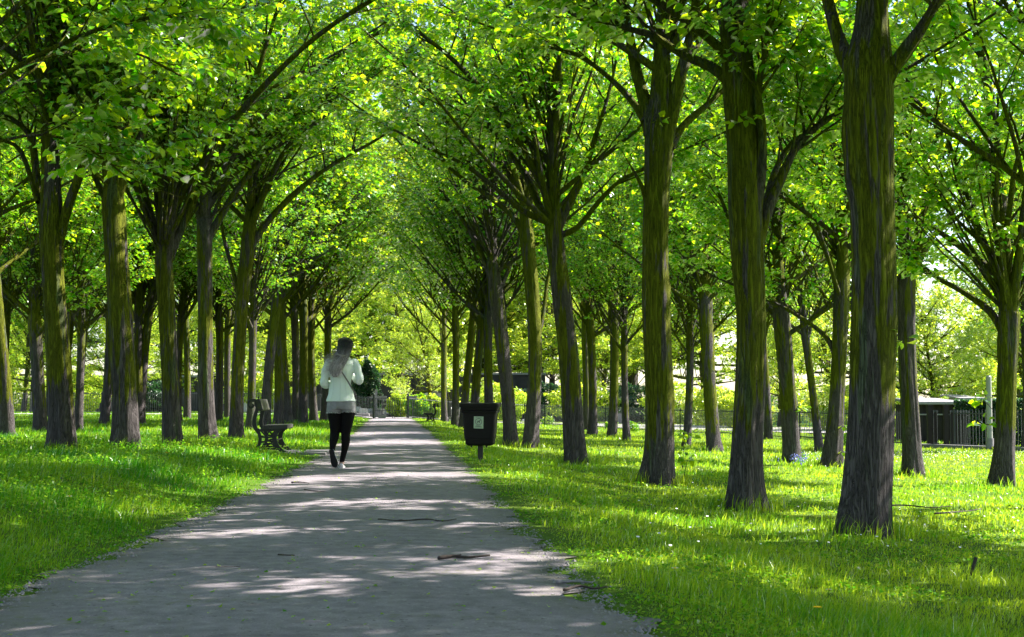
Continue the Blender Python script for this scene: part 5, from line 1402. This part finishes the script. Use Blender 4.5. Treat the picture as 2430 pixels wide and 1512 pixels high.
def shoot(px, py, Z, n, size, label, spread=.10, stem=None, seed=0):
    """Leafy sprout: top-level plant at a trunk or rooted in the grass."""
    r = np.random.default_rng(int(px) + seed); c = P(px, py, Z); root = empty('leafy_shoot', c)
    pos = r.normal(0, spread * .5, (n, 3)); pos[:, 2] = np.abs(pos[:, 2]) * .8
    dr = pos + r.normal(0, .03, (n, 3)); dr[:, 2] -= .05; up = r.normal(0, .4, (n, 3)) + np.array([0, -.4, 1.0])
    link(bpy.data.objects.new('leaves', leaf_mesh('shoot', pos, dr, up, size * r.uniform(.7, 1.2, n), M['leaf'], LEAF6, r, r.uniform(.3, 1, n))), root)
    m = MB(); s = Vector(stem) if stem else Vector((-.06, .08, -.04)); m.tube([s, s * .5 + Vector((0, 0, .02)), (0, 0, .02)], [.006, .005, .003], 5)
    for k in range(0, n, 3): m.tube([(0, 0, 0), Vector(pos[k])], [.003, .0015], 4)
    m.build('stem', M['twig'], root); tag(root, label, 'shoot')
zt = G(2048, 1274).y
shoot(2132, 812, zt + .02, 12, .10, 'cluster of big fresh leaves on the right side of the broadest trunk', .12, (-.09, .08, -.03))
z2 = G(1760, 1209).y
shoot(1752, 158, z2 - .28, 10, .09, 'upper leaf cluster on the second big trunk', .10, (0, .12, -.02)); shoot(1756, 290, z2 - .28, 12, .09, 'lower leaf cluster on the second big trunk', .11, (0, .12, -.02))
shoot(1625, 1040, G(1622, 1130).y, 16, .085, 'leafy sapling growing at the right of the third big trunk, upper leaves', .13, (-.04, 0, -.45)); shoot(1632, 1095, G(1622, 1135).y, 14, .09, 'lower leaves of the sapling at the foot of the third big trunk', .12, (-.05, 0, -.2))
shoot(1570, 292, G(1557, 1148).y - .25, 8, .09, 'leaf cluster high on the third big trunk', .09, (0, .12, -.02))
z7 = G(1975, 1110).y
for py, nm in ((1075, 'low'), (1015, 'middle')): shoot(2000, py, z7 - .25, 10, .10, nm + ' leaf cluster on the dark flared trunk beside the broadest one', .10, (-.05, .12, -.03))
shoot(1905, 975, G(1873, 1097).y, 14, .12, 'bright shoot right of the dark trunk with bluebells', .16, (-.2, 0, -.02))
shoot(2335, 955, G(2380, 1158).y, 16, .10, 'bright leaf cluster left of the forked trunk near the right edge', .16, (.15, .1, -.1)); shoot(2333, 1010, G(2380, 1158).y, 12, .10, 'lower bright leaf cluster left of the forked trunk near the right edge', .14, (.15, .1, .0))

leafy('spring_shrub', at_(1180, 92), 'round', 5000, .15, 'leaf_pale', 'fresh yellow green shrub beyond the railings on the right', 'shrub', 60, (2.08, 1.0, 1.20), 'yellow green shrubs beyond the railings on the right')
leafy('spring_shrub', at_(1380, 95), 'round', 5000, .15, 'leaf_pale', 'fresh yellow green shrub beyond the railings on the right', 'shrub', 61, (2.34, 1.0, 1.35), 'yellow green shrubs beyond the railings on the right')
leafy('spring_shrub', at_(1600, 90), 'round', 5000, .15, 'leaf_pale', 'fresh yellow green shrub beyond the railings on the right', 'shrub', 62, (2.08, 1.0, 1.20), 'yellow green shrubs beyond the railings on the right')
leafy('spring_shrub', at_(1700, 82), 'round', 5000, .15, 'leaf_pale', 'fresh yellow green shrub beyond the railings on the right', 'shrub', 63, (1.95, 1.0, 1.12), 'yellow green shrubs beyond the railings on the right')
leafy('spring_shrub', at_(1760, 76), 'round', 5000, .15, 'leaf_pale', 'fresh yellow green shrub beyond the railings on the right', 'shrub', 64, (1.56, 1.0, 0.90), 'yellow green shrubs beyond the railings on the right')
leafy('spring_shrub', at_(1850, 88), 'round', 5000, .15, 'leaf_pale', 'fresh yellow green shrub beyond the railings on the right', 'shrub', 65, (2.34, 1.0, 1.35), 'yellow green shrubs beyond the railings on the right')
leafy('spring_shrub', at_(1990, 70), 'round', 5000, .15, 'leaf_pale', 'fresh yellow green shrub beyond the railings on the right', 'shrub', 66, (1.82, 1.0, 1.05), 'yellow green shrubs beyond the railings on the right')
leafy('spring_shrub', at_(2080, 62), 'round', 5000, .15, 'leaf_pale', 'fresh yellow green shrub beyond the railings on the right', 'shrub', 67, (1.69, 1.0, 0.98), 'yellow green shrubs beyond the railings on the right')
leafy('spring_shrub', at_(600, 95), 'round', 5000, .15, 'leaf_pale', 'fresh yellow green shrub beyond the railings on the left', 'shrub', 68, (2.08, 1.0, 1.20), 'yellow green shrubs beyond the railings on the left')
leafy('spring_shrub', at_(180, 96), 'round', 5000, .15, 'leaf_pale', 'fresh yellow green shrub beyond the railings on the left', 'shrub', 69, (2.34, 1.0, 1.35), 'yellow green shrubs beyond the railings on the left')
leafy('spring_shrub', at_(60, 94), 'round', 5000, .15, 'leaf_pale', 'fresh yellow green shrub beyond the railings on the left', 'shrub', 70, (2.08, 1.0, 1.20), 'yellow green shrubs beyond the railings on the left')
